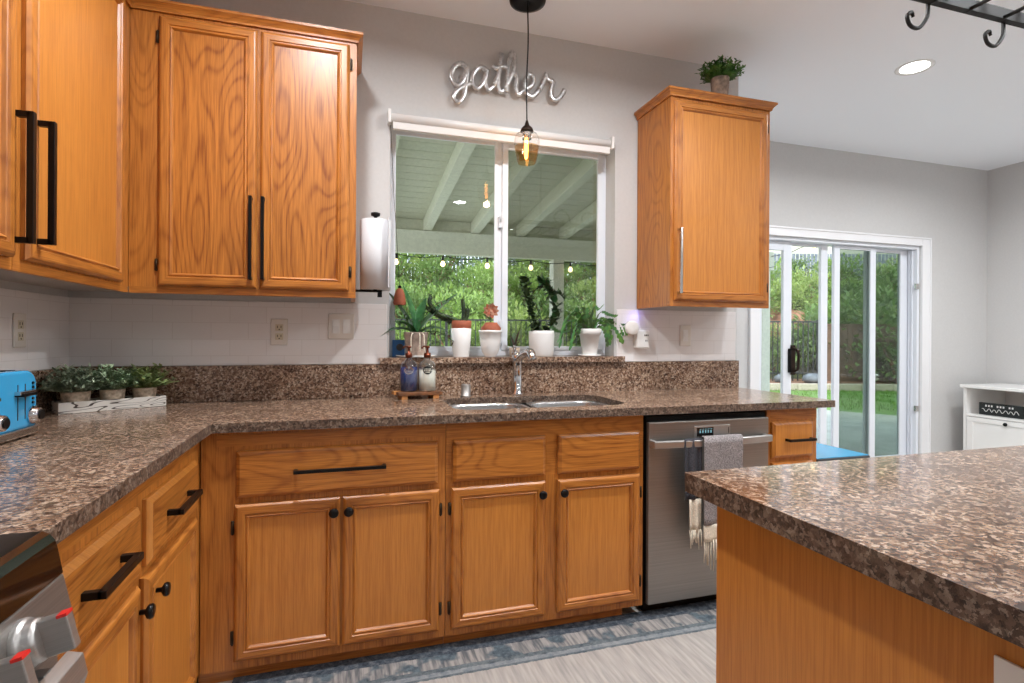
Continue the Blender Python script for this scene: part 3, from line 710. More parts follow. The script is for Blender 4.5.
# ------------------------------------------------------------------ toaster
to = thing('toaster', (.0, -.93, ZT + .0005), 'light blue retro toaster with chrome dials at the left end of the worktop', 'toaster')
b = MB(); arch = []
for k in range(9): a = PI / 2 * k / 8; arch.append((.165 - .05 + .05 * math.sin(PI / 2 - PI / 2 + a), 0))
pts = [(-.165, .028), (.165, .028)] + [(.115 + .05 * math.cos(PI / 2 * k / 8), .148 + .045 * math.sin(PI / 2 * k / 8)) for k in range(9)] + [(-.115 - .05 * math.sin(PI / 2 * k / 8), .148 + .045 * math.cos(PI / 2 * k / 8)) for k in range(9)]
n = len(pts); vs = [(x, y, z) for x in (.045, .245) for y, z in pts]
b.add(vs, [tuple(range(n))[::-1], tuple(range(n, 2 * n))] + [(k, (k + 1) % n, (k + 1) % n + n, k + n) for k in range(n)], 'toaster_blue')
b.build('shell', to, bevel=.008, seg=3)
MB().box(.042, .249, -.168, .168, .006, .030, 'steel_bright').build('base_band', to, bevel=.004)
for y in (-.14, .14):
    for x in (.07, .225): MB().lathe([(.012, -.006), (.012, .008)], (x, y, .006), 'black_metal', n=12).build('foot', to)
for yc in (.085, -.085):
    for dy in (-.018, .018): MB().box(.2445, .2462, yc + dy - .0015, yc + dy + .0015, .055, .155, 'slot_dark').build('lever_slot', to)
    lv = MB().box(.245, .268, yc - .034, yc + .034, .122, .131, 'black_metal').box(.245, .262, yc - .036, yc + .04, .126, .137, 'steel_bright').build('lever', to, bevel=.002)
    MB().lathe([(.026, 0), (.026, .006), (.022, .010), (.021, .020), (.016, .022)], (.245, yc + .052, .062), 'chrome', 'x', 24).lathe([(.014, .0215), (.014, .026)], (.245, yc + .052, .062), 'black_metal', 'x', 18).build('dial', to)
    for k_, z in enumerate((.155, .142, .110, .098)):
        MB().lathe([(.004, 0), (.004, .004)], (.245, yc + .055, z), 'black_metal', 'x', 8).build('button', to)
for y in (-.105, -.06, .06, .105): MB().box(.07, .215, y - .012, y + .012, .1925, .194, 'black_gap').build('bread_slot', to)

# ------------------------------------------------------------------ herb pots in a planter box
ang = math.atan2(.188, .291)
def herb(name, base, rad, h, mat, label, leaf_len, nst, spread_, style, potmat, pr, ph):
    p = thing(name, base, label, 'potted plant')
    MB().lathe([(pr * .85, 0), (pr, ph * .9), (pr, ph), (pr * .92, ph), (pr * .9, ph * .85)], (0, 0, 0), potmat, n=24, caps=False).lathe([(pr * .82, .0), (pr * .84, .004)], (0, 0, 0), potmat, n=24).build('pot', p)
    MB().lathe([(pr * .92, ph * .84), (pr * .3, ph * .93)], (0, 0, 0), 'soil', n=20, caps=True).build('soil', p)
    f = MB()
    for s in range(nst):
        a = R.uniform(0, 2 * PI); t = R.uniform(.05, 1) ** .6; lean = t * spread_
        d = Vector((math.cos(a) * lean, math.sin(a) * lean, 1.0 - .45 * t)).normalized(); L_ = h * R.uniform(.7, 1.05)
        p0 = Vector((math.cos(a) * pr * .4 * t, math.sin(a) * pr * .4 * t, ph * .85)); stem = [p0 + d * L_ * k / 4 + Vector((0, 0, -.18 * L_ * t * (k / 4) ** 2)) for k in range(5)]
        f.tube(stem, [.0015, .0013, .0012, .001, .0007], mat, 4, caps=False)
        for j in range(style):
            q = .25 + .75 * j / style; k = min(3, int(q * 4)); fr_ = q * 4 - k; pp = stem[k].lerp(stem[k + 1], fr_)
            aa = R.uniform(0, 2 * PI); ld = (d * .5 + Vector((math.cos(aa), math.sin(aa), R.uniform(-.2, .5)))).normalized()
            f.leaf(pp, ld, leaf_len * R.uniform(.7, 1.2), leaf_len * (.5 if name != 'fine_herb' else .28), mat, droop=.4, segs=2)
    f.build('foliage', p); return p
pb = thing('planter_box', (.108, -.325, ZT + .0005), 'whitewashed wooden planter box with dark grain in the worktop corner', 'planter', ang)
b = MB(); Lb, Wb, Hb = .35, .115, .042
b.box(0, Lb, 0, .009, 0, Hb, 'whitewash').box(0, Lb, Wb - .009, Wb, 0, Hb, 'whitewash').box(0, .009, .009, Wb - .009, 0, Hb, 'whitewash').box(Lb - .009, Lb, .009, Wb - .009, 0, Hb, 'whitewash').box(.009, Lb - .009, .009, Wb - .009, 0, .006, 'whitewash')
b.build('box', pb, bevel=.001)
def pbp(x, y=.058): c, s_ = math.cos(ang), math.sin(ang); return (.108 + c * x - s_ * y, -.325 + s_ * x + c * y, ZT + .007)
herb('fine_herb', pbp(.062), .1, .125, 'leaf_sage', 'feathery sage green herb in a round pot, nearest the toaster', .030, 150, 1.25, 13, 'burlap', .047, .072)
herb('leafy_herb', pbp(.178), .1, .115, 'leaf_mid', 'small leaved green herb, middle pot of the planter box', .022, 150, 1.0, 13, 'burlap', .043, .072)
herb('leafy_herb', pbp(.288), .1, .12, 'leaf_bright', 'yellow green herb with round leaves, right pot of the planter box', .028, 90, 1.15, 10, 'burlap', .043, .072)
# plant on top of the right wall cabinet
pt = herb('small_shrub', (3.015, -.285, ZU1 + .002), .08, .13, 'leaf_green', 'small green plant in a brown pot on top of the wall cabinet', .021, 150, .85, 13, 'pot_dark', .048, .125)

# ------------------------------------------------------------------ soap bottles on a tray
tr = thing('soap_tray', (1.45, -.115, ZT + .0005), 'small wooden riser tray under the two soap bottles', 'tray', math.radians(6))
b = MB().box(-.105, .105, -.055, -.002, .018, .034, 'tray_dark').box(-.115, .095, .002, .055, .018, .034, 'tray_wood'); b.build('top_board', tr, bevel=.002)
for x in (-.075, .075): MB().box(x - .014, x + .014, -.05, .05, 0, .018, 'tray_wood').build('foot', tr, bevel=.001)
def soap(x, y, liquid, label, fill):
    s = thing('soap_bottle', (x, y, ZT + .0355), label, 'soap bottle')
    s.scale = (1.18, 1.18, 1.18)
    r = .036
    gb = MB().lathe([(r, .001), (r, .095), (r * .95, .107), (r * .7, .118), (.013, .126), (.012, .138)], (0, 0, 0), 'bottle_glass', n=28, caps=False).build('bottle', s)
    MB().lathe([(r - .001, .002), (r - .001, fill)], (0, 0, 0), liquid, n=28).build('liquid', s)
    MB().lathe([(.014, .134), (.014, .152), (.006, .154), (.005, .172), (.009, .173), (.009, .182)], (0, 0, 0), 'copper', n=18).tube(catmull([(0, 0, .178), (-.016, -.02, .181), (-.026, -.034, .174)]), .0035, 'copper', 8).build('pump', s)
    lb = MB(); vs = []
    for ring_ in (0.0, 1.0):
        for k in range(20):
            a = 2 * PI * k / 20; th = -PI / 2 - .1 + math.cos(a) * .52 * ring_; vs.append(((r + .0008) * math.cos(th), (r + .0008) * math.sin(th), .085 + .016 * math.sin(a) * ring_))
    lb.add(vs, [(k, 20 + k, 20 + (k + 1) % 20, (k + 1) % 20) for k in range(20)], 'label_black' if liquid == 'soap_cream' else 'steel_bright'); lbo = lb.build('label', s)
    sc = MB()
    for zz, w_ in ((.090, .30), (.083, .38), (.077, .22)):
        for k in range(5):
            th = -PI / 2 - .1 + w_ * (k / 4 * 2 - 1) - .02; a1 = th + w_ * .28
            sc.add([((r + .0014) * math.cos(q), (r + .0014) * math.sin(q), z_) for q in (th, a1) for z_ in (zz - .0016, zz + .0016)], [(0, 2, 3, 1)], 'soap_cream' if liquid == 'soap_cream' else 'soap_blue')
    sc.build('label_lettering', lbo); return s
soap(1.405, -.113, 'soap_blue', 'glass pump bottle of dark blue dish soap on the tray', .098)
soap(1.492, -.119, 'soap_cream', 'glass pump bottle of cream hand soap with black label', .084)

# ------------------------------------------------------------------ paper towel holder
ph_ = thing('paper_towel_holder', (1.245, -.17, 1.41), 'black wall paper towel holder beside the oak wall cabinet', 'towel holder')
MB().box(-.087, .03, -.010, .010, 0, .010, 'black_metal').box(.010, .030, -.010, .010, -.022, .0, 'black_metal').build('arm', ph_, bevel=.001)
MB().lathe([(.008, .01), (.008, .345), (.020, .35), (.022, .362), (.010, .366)], (.0, 0, 0), 'black_metal', n=18).build('rod', ph_)
pr_ = tag(MB().lathe([(.020, 0), (.068, 0), (.068, .315), (.020, .315), (.020, 0)], (0, 0, 0), 'paper', n=48, caps=False).box(.052, .056, -.088, -.03, .005, .318, 'paper').build('paper_towel_roll', loc=(1.245, -.17, 1.4215)), 'white roll of paper towels on the black holder', 'paper towel')

# ------------------------------------------------------------------ wall plates and plug
def outlet(x, z, label, w=.074, h=.122, kind='duplex'):
    o = thing('wall_outlet' if kind == 'duplex' else 'light_switch', (x, -.0085, z), label, 'outlet' if kind == 'duplex' else 'switch')
    p = MB().box(-w / 2, w / 2, -.007, 0, -h / 2, h / 2, 'plate_white').build('plate', o, bevel=.003)
    if kind == 'duplex':
        for dz in (-.021, .021):
            q = MB().box(-.017, .017, -.008, -.006, dz - .015, dz + .015, 'ivory').build('receptacle', o, bevel=.004)
            MB().box(-.009, -.006, -.0086, -.008, dz - .002, dz + .008, 'slot_dark').box(.006, .009, -.0086, -.008, dz - .002, dz + .008, 'slot_dark').lathe([(.0028, 0), (.0028, .0006)], (0, -.008, dz - .009), 'slot_dark', 'y', 10).build('socket_slots', q)
    else:
        for dx in ((-.024, .024) if w > .1 else (0,)):
            MB().box(dx - .017, dx + .017, -.0075, -.006, -.034, .034, 'ivory' if 0 else 'white_matte').build('switch_surround', o, bevel=.001)
            rk = MB(); rk.add([(dx - .014, -.0075, -.031), (dx + .014, -.0075, -.031), (dx + .014, -.0135, .0), (dx - .014, -.0135, .0), (dx + .014, -.008, .031), (dx - .014, -.008, .031)], [(0, 1, 2, 3), (3, 2, 4, 5)], 'white_gloss'); rk.build('rocker', o)
    return o
outlet(.823, 1.226, 'white duplex outlet on the tile left of the double switch')
outlet(1.096, 1.255, 'white double rocker light switch beside the kitchen window', .118, .122, 'switch')
outlet(3.0, 1.222, 'white single wall switch on the tile under the right wall cabinet', .074, .122, 'switch')
oo = outlet(0, 0, 'white outlet on the left wall above the toaster'); oo.location = (.0085, -.37, 1.224); oo.rotation_euler.z = PI / 2
pg = thing('plug_in_adapter', (2.705, -.0085, 1.205), 'white plug-in adapter with extra sockets right of the window', 'adapter')
MB().box(-.045, .035, -.045, 0, -.055, .045, 'white_gloss').build('housing', pg, bevel=.006)
for dx, dz in ((.018, .012), (.004, .012), (.011, -.018)): MB().box(dx - .002, dx + .002, -.0458, -.045, dz, dz + .009, 'slot_dark').box(dx + .006, dx + .010, -.0458, -.045, dz, dz + .009, 'slot_dark').build('socket', pg)
nl = thing('night_light', (2.62, -.055, 1.262), 'round white disc night light glowing blue beside the window', 'night light')
MB().lathe([(.034, 0), (.040, .006), (.040, .022), (.034, .028), (.012, .029)], (0, .0, 0), 'white_gloss', 'y', 32).box(-.012, .05, 0, .046, -.012, .012, 'white_gloss').build('disc', nl)
MB().box(.018, .052, .03, .046, .012, .016, 'blue_led').build('led_strip', nl)
ld = bpy.data.lights.new('led', 'POINT'); ld.energy = .06; ld.color = (.25, .2, 1); ld.shadow_soft_size = .01
lo = bpy.data.objects.new('led_light', ld); COL.objects.link(lo); lo.parent = nl; lo.location = (.055, .015, .07)

# ------------------------------------------------------------------ sill plants
ZS = 1.1055
def pot(par, prof, mat, n=28): return MB().lathe(prof, (0, 0, 0), mat, n=n, caps=False).lathe([(prof[0][0] * .95, .001), (prof[0][0] * .96, .004)], (0, 0, 0), mat, n=n).build('pot', par)
# orchid at left
o = thing('orchid', (1.455, .025, ZS), 'orchid with broad green leaves in a grey pot at the left end of the sill', 'potted plant')
MB().lathe([(.085, 0), (.10, .006), (.10, .010), (.08, .006)], (.0, 0, 0), 'white_gloss', n=30).build('saucer', o)
MB().lathe([(.045, .008), (.062, .12), (.064, .125), (.058, .125), (.055, .10)], (0, 0, 0), 'pot_grey', n=28, caps=False).build('pot', o)
MB().lathe([(.056, .10), (.02, .115)], (0, 0, 0), 'soil', n=20).build('bark_mix', o)
f = MB()
for a, l_, w_, dr, e in ((2.7, .27, .10, .3, 1.6), (.4, .31, .10, .3, 1.1), (2.2, .26, .09, .15, 2.4), (1.1, .20, .08, .3, 1.8), (-.4, .17, .06, 1.3, .7), (3.6, .20, .06, 1.6, .6), (-2.2, .15, .05, 1.2, .8)):
    f.leaf((0, 0, .11), (math.cos(a), math.sin(a) * .35, e), l_, w_, 'leaf_orchid', dr, 7, .35)
f.build('leaves', o)
sp_ = MB()
for pts in ([(0, 0, .11), (.05, -.02, .22), (.12, -.03, .28), (.19, -.03, .29)], [(0, .01, .11), (.10, .0, .13), (.19, -.01, .08), (.24, -.015, .06)], [(-.01, 0, .11), (-.06, -.01, .2), (-.09, -.01, .14)], [(0, 0, .11), (.14, .01, .19), (.22, .0, .13)]):
    c = catmull(pts); sp_.tube(c, .0022, 'leaf_dark', 5)
    for k in range(4, len(c), 2):
        for _ in range(3): sp_.leaf(c[k], (R.uniform(-1, 1), R.uniform(-.5, .5), R.uniform(-1, 1)), R.uniform(.018, .032), .014, R.choice(['leaf_purple', 'leaf_dark', 'leaf_purple']), .2, 2)
sp_.build('flower_stems', o)
rt_ = MB()
for x in (-.03, .01, .03): rt_.tube(catmull([(x * .3, -.04, .12), (x, -.066, .11), (x * 1.1, -.066, .03)]), .003, 'towel_cream', 6)
rt_.build('aerial_roots', o)
bx = tag(MB().box(-.03, .03, -.012, .012, 0, .085, 'blue_box').lathe([(.018, 0), (.018, .002)], (.006, -.012, .048), 'slot_dark', 'y', 20).build('small_box', loc=(1.372, .078, ZS)), 'small blue box with dark round mark behind the orchid pot', 'box')
# hanging ornament
ho = thing('hanging_bell', (1.372, .02, 1.365), 'terracotta bell ornament hanging on a cord at the left of the window', 'ornament')
MB().lathe([(.028, 0), (.032, .01), (.026, .05), (.018, .075), (.006, .084)], (0, 0, 0), 'terracotta', n=20, caps=False).build('bell', ho)
MB().lathe([(.016, .018), (.014, .0), (.004, -.004)], (0, 0, 0), 'soil', n=16).build('opening', ho)
MB().lathe([(.006, 0), (.010, .006), (.006, .014)], (0, 0, .083), 'black_metal', n=12).build('bead', ho)
MB().tube([(0, 0, .09), (-.012, .02, .3), (-.03, .05, .60), (-.045, .08, .955)], .0014, 'black_metal', 5).build('cord', ho)
# fuzzy trailing succulent in terracotta within a white pot
o = thing('trailing_cactus', (1.688, .035, ZS), 'dark furry trailing succulent in a terracotta pot set in a tall white pot', 'potted plant')
pot(o, [(.040, 0), (.047, .06), (.053, .145), (.050, .147), (.046, .13)], 'white_gloss')
MB().lathe([(.046, .13), (.052, .16), (.053, .185), (.048, .186), (.044, .17)], (0, 0, 0), 'terracotta', caps=False).lathe([(.046, .168), (.02, .178)], (0, 0, 0), 'soil').build('inner_pot', o)
f = MB()
for pts in ([(0, 0, .18), (-.06, -.01, .20), (-.12, -.01, .22), (-.165, -.01, .27), (-.16, -.01, .31)], [(0, 0, .18), (-.08, .0, .19), (-.14, .01, .225), (-.18, .0, .25)], [(.01, 0, .18), (.012, 0, .24), (.005, 0, .30)], [(.02, 0, .18), (.03, 0, .22), (.035, 0, .25)]):
    c = catmull(pts); f.tube(c, [.011] * (len(c) - 1) + [.004], 'leaf_dark', 6)
    for p in c:
        for _ in range(12): f.leaf(p, (R.uniform(-1, 1), R.uniform(-1, 1), R.uniform(-1, 1)), R.uniform(.014, .024), .005, R.choice(['leaf_dark', 'leaf_purple']), .1, 2)
f.build('furry_stems', o)
# little pot with terracotta saucer and pink flower head
o = thing('flowering_succulent', (1.842, .03, ZS), 'small pinkish rosette plant in a rounded white pot left of the faucet', 'potted plant')
pot(o, [(.030, 0), (.045, .03), (.055, .08), (.058, .125), (.061, .126), (.061, .138), (.054, .138), (.050, .12)], 'white_gloss')
MB().lathe([(.050, .125), (.052, .15), (.030, .178), (.01, .18)], (.004, 0, 0), 'terracotta').build('inner_pot', o)
f = MB(); f.tube(catmull([(0, 0, .17), (.005, 0, .20), (.0, 0, .23)]), .004, 'leaf_green', 6)
for ring_, z, n_, l_ in ((.0, .24, 9, .045), (.3, .245, 8, .034), (.7, .25, 6, .022)):
    for k in range(n_): a = 2 * PI * k / n_ + ring_; f.leaf((0, -.005, z), (math.cos(a), -.25 - ring_ * .5, math.sin(a) * .8), l_, .024, 'terracotta' if k % 2 else 'rock', 0, 4, .3, side=(-math.sin(a), 0, math.cos(a)))
for a in (2.6, 3.6, 1.2): f.leaf((0, 0, .19), (math.cos(a), math.sin(a), .8), .06, .02, 'leaf_green', .5, 4)
f.build('rosette', o)
# sansevieria nub behind the faucet
o = thing('agave_pup', (1.985, .06, ZS), 'dark pointed leaves of a tiny plant behind the faucet', 'potted plant')
pot(o, [(.026, 0), (.03, .045), (.028, .046), (.024, .04)], 'clay_pot')
f = MB(); f.leaf((0, 0, .03), (.3, 0, 1), .12, .035, 'leaf_purple', -.2, 6, .4).leaf((0, 0, .03), (-.3, 0, 1), .09, .03, 'leaf_purple', .2, 6, .4).leaf((0, .01, .03), (.05, .2, 1), .10, .035, 'leaf_dark', .1, 6, .4); f.build('leaves', o)
# hoya on hoop in white cylinder
o = thing('hoop_vine', (2.130, .035, ZS), 'dark leaved vine trained on a wire hoop in a broad white pot', 'potted plant')
pot(o, [(.060, 0), (.066, .01), (.070, .12), (.068, .135), (.062, .138), (.058, .12)], 'white_matte')
MB().lathe([(.060, .118), (.02, .125)], (0, 0, 0), 'soil').build('soil', o)
hp = MB().tube([(.075 * math.sin(a), 0, .25 - .125 * math.cos(a)) for a in [2 * PI * k / 30 for k in range(31)]], .0025, 'bronze', 6)
hp.build('wire_hoop', o)
f = MB()
def vine(f, pts, n_per, lf, w, mats, r=.003, up_=.2, seed=1):
    c = catmull(pts); f.tube(c, r, 'leaf_dark', 5)
    for i, p in enumerate(c):
        for _ in range(n_per): f.leaf(p, (R.uniform(-1, 1), R.uniform(-.8, .4), R.uniform(-.6, 1) + up_), lf * R.uniform(.7, 1.2), w, R.choice(mats), .3, 2)
vine(f, [(-.02, 0, .12), (-.05, -.01, .2), (-.07, 0, .28), (-.09, 0, .36), (-.10, 0, .42)], 5, .052, .030, ['leaf_dark'])
vine(f, [(.02, 0, .12), (.07, 0, .18), (.085, 0, .25), (.055, 0, .32), (.02, 0, .385), (-.01, 0, .40)], 5, .052, .030, ['leaf_dark', 'leaf_dark', 'leaf_orchid'])
vine(f, [(.0, 0, .12), (-.04, 0, .17), (-.06, 0, .23), (-.03, 0, .26), (.0, 0, .2)], 1, .02, .012, ['leaf_dark'])
vine(f, [(.055, 0, .33), (.10, -.005, .34), (.13, -.01, .31)], 2, .03, .016, ['leaf_dark'])
f.build('vine', o)
# christmas cactus on right
o = thing('christmas_cactus', (2.415, .035, ZS), 'arching segmented cactus with bright green leaf tips in a white rimmed pot', 'potted plant')
MB().lathe([(.062, 0), (.066, .006), (.06, .008)], (0, 0, 0), 'white_gloss').build('saucer', o)
pot(o, [(.040, .008), (.055, .115), (.062, .116), (.064, .150), (.060, .151), (.055, .13)], 'white_matte')
MB().lathe([(.057, .13), (.02, .138)], (0, 0, 0), 'soil').build('soil', o)
f = MB()
arcs = [((-.05, -.02), -.20, .19, .02), ((-.05, .01), -.23, .14, .10), ((-.02, 0), -.10, .26, .20), ((.0, -.02), .12, .24, .16), ((.03, 0), .19, .20, .06), ((.03, -.02), .15, .17, .02), ((0, .02), -.16, .24, .08), ((-.03, -.03), -.14, .17, -.02), ((.0, .0), .05, .27, .22), ((-.01, -.03), -.05, .22, .2), ((.02, .02), .09, .2, .12)]
for (bx_, by_), dx, ht, ze in arcs:
    c = catmull([(bx_ * .3, by_, .13), (dx * .4, by_ - .01, ht), (dx * .8, by_ - .03, ht * .95), (dx * 1.08, by_ - .05, ze + .06)], 4)
    for i in range(len(c) - 1):
        d_ = c[i + 1] - c[i]; tip = i > len(c) - 4
        f.leaf(c[i], d_, d_.length * 1.25, .024 if not tip else .030, 'leaf_green' if tip and dx > 0 else ('leaf_dark' if i < 5 else 'leaf_orchid'), 0, 4, .1, side=(.5, -.6, .6))
for q_ in range(12):
    dx = R.choice((-1, 1)) * R.uniform(.08, .19); ht = R.uniform(.15, .24); ze = R.uniform(.0, .14)
    c = catmull([(dx * .1, R.uniform(-.03, .02), .13), (dx * .45, -.02, ht), (dx * .85, -.035, ht * .9), (dx * 1.05, -.05, ze + .05)], 4)
    for i in range(len(c) - 1): d_ = c[i + 1] - c[i]; f.leaf(c[i], d_, d_.length * 1.25, .026, R.choice(('leaf_green', 'leaf_orchid', 'leaf_dark')), 0, 4, .1, side=(.5, -.6, .6))
for k in range(14):
    a = R.uniform(0, 2 * PI); f.leaf((0, 0, .14), (math.cos(a), math.sin(a) * .5, 1.2), .09, .018, 'leaf_dark', .5, 4)
f.build('arching_stems', o)

# ------------------------------------------------------------------ pendant lamp
pn = thing('pendant_lamp', (1.94, -.265, 2.02), 'glass pendant lamp with glowing filament bulb over the sink', 'pendant lamp')
MB().lathe([(.0, 0), (.06, -.018), (.085, -.010), (.088, 0)], (0, 0, ZC - 2.02 - .0005), 'black_metal', n=36, caps=False).build('canopy', pn)
MB().tube(catmull([(0, 0, ZC - 2.03), (.004, 0, .6), (-.003, 0, .4), (0, 0, .225)]), .0035, 'black_metal', 8).build('cord', pn)
MB().lathe([(.004, .228), (.008, .215), (.012, .200), (.026, .188), (.031, .176), (.031, .170)], (0, 0, 0), 'bronze', n=24).lathe([(.021, .171), (.023, .165), (.021, .16), (.023, .155), (.021, .15), (.022, .135)], (0, 0, 0), 'steel_bright', n=20).build('socket', pn)
prof_hi = [(.030, .168), (.050, .158), (.060, .135), (.061, .105), (.0585, .098)]
prof_lo = [(.0585, .098), (.053, .06), (.047, .035), (.042, .020)]
sh = MB().lathe(prof_hi, (0, 0, 0), 'clear_glass', n=32, caps=False).lathe(prof_lo, (0, 0, 0), 'amber_glass', n=32, caps=False)
sh.tube([(.0585 * math.cos(a), .0585 * math.sin(a), .098) for a in [2 * PI * k / 32 for k in range(33)]], .0009, 'clear_glass', 5, caps=False)
sh.build('glass_shade', pn)
MB().lathe([(.012, .135), (.022, .118), (.026, .095), (.020, .065), (.008, .048)], (0, 0, 0), 'clear_glass', n=20, caps=False).build('bulb_glass', pn)
MB().lathe([(.008, .13), (.010, .09), (.008, .05), (.004, .04)], (-.003, 0, 0), 'bulb_glow', n=12).build('filament', pn)
pd = bpy.data.lights.new('pendant_light', 'POINT'); pd.energy = 1.6; pd.color = (1, .72, .42); pd.shadow_soft_size = .02
po = bpy.data.objects.new('pendant_bulb', pd); COL.objects.link(po); po.parent = pn; po.location = (0, -.0, .005)

# ------------------------------------------------------------------ "gather" sign
sg = thing('gather_sign', (1.615, -.03, 2.475), 'silver script word sign reading gather on the wall above the window', 'sign')
S = .112
strokes = {
 'g': [[(.72, .92), (.42, 1.02), (.12, .78), (.03, .35), (.25, .02), (.55, .25), (.76, .95)], [(.76, .95), (.70, .2), (.58, -.45), (.33, -.72), (.13, -.50), (.38, -.12), (.95, .22)]],
 'a': [[(1.66, .88), (1.36, 1.0), (1.05, .7), (.98, .28), (1.2, 0), (1.48, .3), (1.68, .95)], [(1.68, .95), (1.6, .35), (1.74, .02), (2.0, .25)]],
 't': [[(2.0, .25), (2.24, .9), (2.34, 1.62)], [(2.34, 1.62), (2.2, .6), (2.26, .05), (2.5, .12)], [(1.92, 1.12), (2.1, 1.05), (2.4, 1.16), (2.66, 1.12)]],
 'h': [[(2.5, .12), (2.86, .9), (2.98, 1.5), (2.86, 1.72), (2.72, 1.4), (2.64, .7), (2.60, .0)], [(2.62, .3), (2.86, .92), (3.08, .8), (3.06, .3), (3.18, .0), (3.48, .28)]],
 'e': [[(3.48, .28), (3.86, .55), (3.92, .9), (3.70, 1.0), (3.50, .6), (3.56, .15), (3.86, .0), (4.22, .35)]],
 'r': [[(4.22, .35), (4.46, .85), (4.55, 1.12), (4.62, .92), (4.92, .86)], [(4.92, .86), (4.80, .45), (4.84, .08), (5.08, .0), (5.34, .25), (5.5, .55)]]}
for ch in 'gather':
    q = MB()
    for s_ in strokes[ch]: q.tube([Vector((p[0] * S, 0, (p[1] if p[1] < 1 else 1 + (p[1] - 1) * 1.25) * S)) for p in catmull([(x, z, 0) for x, z in s_], 6)], .0135, 'silver', 10, flat=.5, upv=(0, -1, 0))
    if ch in 'gh': q.tube([(.4 * S if ch == 'g' else 2.7 * S, .0, .5 * S), (.4 * S if ch == 'g' else 2.7 * S, .028, .5 * S)], .002, 'silver', 6)
    q.build('letter', sg)

# ------------------------------------------------------------------ recessed ceiling lights, seen and added
def can(x, y, label, power=1.0):
    c = thing('recessed_light', (x, y, ZC - .0005), label, 'ceiling light', group=None)
    MB().lathe([(.074, -.001), (.092, -.006), (.098, -.002), (.098, 0)], (0, 0, 0), 'white_gloss', n=36, caps=False).build('trim_ring', c)
    MB().lathe([(.0, -.0015), (.074, -.0015)], (0, 0, 0), 'can_glow', n=36, caps=False).build('lens', c)
    a = bpy.data.lights.new('can', 'AREA'); a.shape = 'DISK'; a.size = .14; a.energy = CAN_W * power; a.color = (.955, .978, 1); a.spread = math.radians(165)
    ao = bpy.data.objects.new('lamp', a); COL.objects.link(ao); ao.parent = c; ao.location = (0, 0, -.008); return c
can(4.33, -.35, 'glowing recessed ceiling light in front of the patio door')
for i, (x, y) in enumerate(((1.0, -1.15), (2.35, -1.15), (3.6, -2.1), (1.0, -2.9), (2.4, -3.4), (5.7, -.5), (5.7, -2.6), (1.2, -4.8), (3.4, -4.8), (5.6, -4.8), (4.3, -3.3))):  # unseen lamps at guessed spots, added to light the room
    can(x, y, 'unseen recessed ceiling light added to light the room from behind or beside the camera', .28 if y < -2.7 and x < 5 else 1.28).__setitem__('group', 'added ceiling lights out of view')

# ------------------------------------------------------------------ hanging pot rack
rk = thing('pot_rack', (0, 0, 0), 'black wrought iron pot rack with scroll hooks hanging over the island', 'pot rack')
RX0, RX1, RY1, RY0, RZ = 2.55, 4.0, -1.545, -2.15, 2.20
b = MB()
for y in (RY0, RY1): b.box(RX0, RX1, y - .016, y + .004, RZ - .0, RZ + .034, 'wrought_iron')
for x in (RX0, RX1): b.box(x - .004, x + .004, RY0, RY1, RZ - .006, RZ + .034, 'wrought_iron')
b.build('rim', rk, bevel=.001)
for k in range(11):
    x = RX0 + .145 * k + .07 if k < 10 else None
    if x: MB().tube([(x, RY0, RZ + .004), (x, RY1, RZ + .004)], .006, 'wrought_iron', 8).build('grid_bar', rk)
for x in (2.760, 3.083, 3.406, 3.729):
    c = catmull([(x, RY1 + .004, RZ + .03), (x + .002, RY1 + .004, RZ - .012), (x - .010, RY1, RZ - .045), (x - .040, RY1, RZ - .078), (x - .074, RY1, RZ - .076), (x - .086, RY1, RZ - .052), (x - .070, RY1, RZ - .038), (x - .062, RY1, RZ - .050)])
    MB().tube(c, [.0055] * (len(c) - 5) + [.005, .005, .004, .004, .004], 'wrought_iron', 8).build('scroll_hook', rk)
for x in (2.98, 3.25, 3.6):
    pts_ = [(x + .09 * math.cos(a) * (1 - a / 9), RY1 - .10, RZ + .09 + .09 * math.sin(a) * (1 - a / 9)) for a in [q * .45 for q in range(14)]]
    MB().tube(pts_, .006, 'wrought_iron', 8).tube([(x + .09, RY1 - .10, RZ + .09), (x + .10, RY1 - .10, RZ + .006)], .006, 'wrought_iron', 8).build('scroll', rk)
for x in (RX0 + .2, RX1 - .2): 
    for y in (RY0, RY1):
        c = MB()
        nlk = int((ZC - RZ - .03) / .03)
        for k in range(nlk):
            z = RZ + .04 + .03 * k; a_ = k % 2
            c.tube([((x + .008 * math.cos(t) * (1 - a_)), y + .008 * math.cos(t) * a_, z + .018 * math.sin(t)) for t in [2 * PI * j / 10 for j in range(11)]], .0018, 'wrought_iron', 5, caps=False)
        c.build('chain', rk)

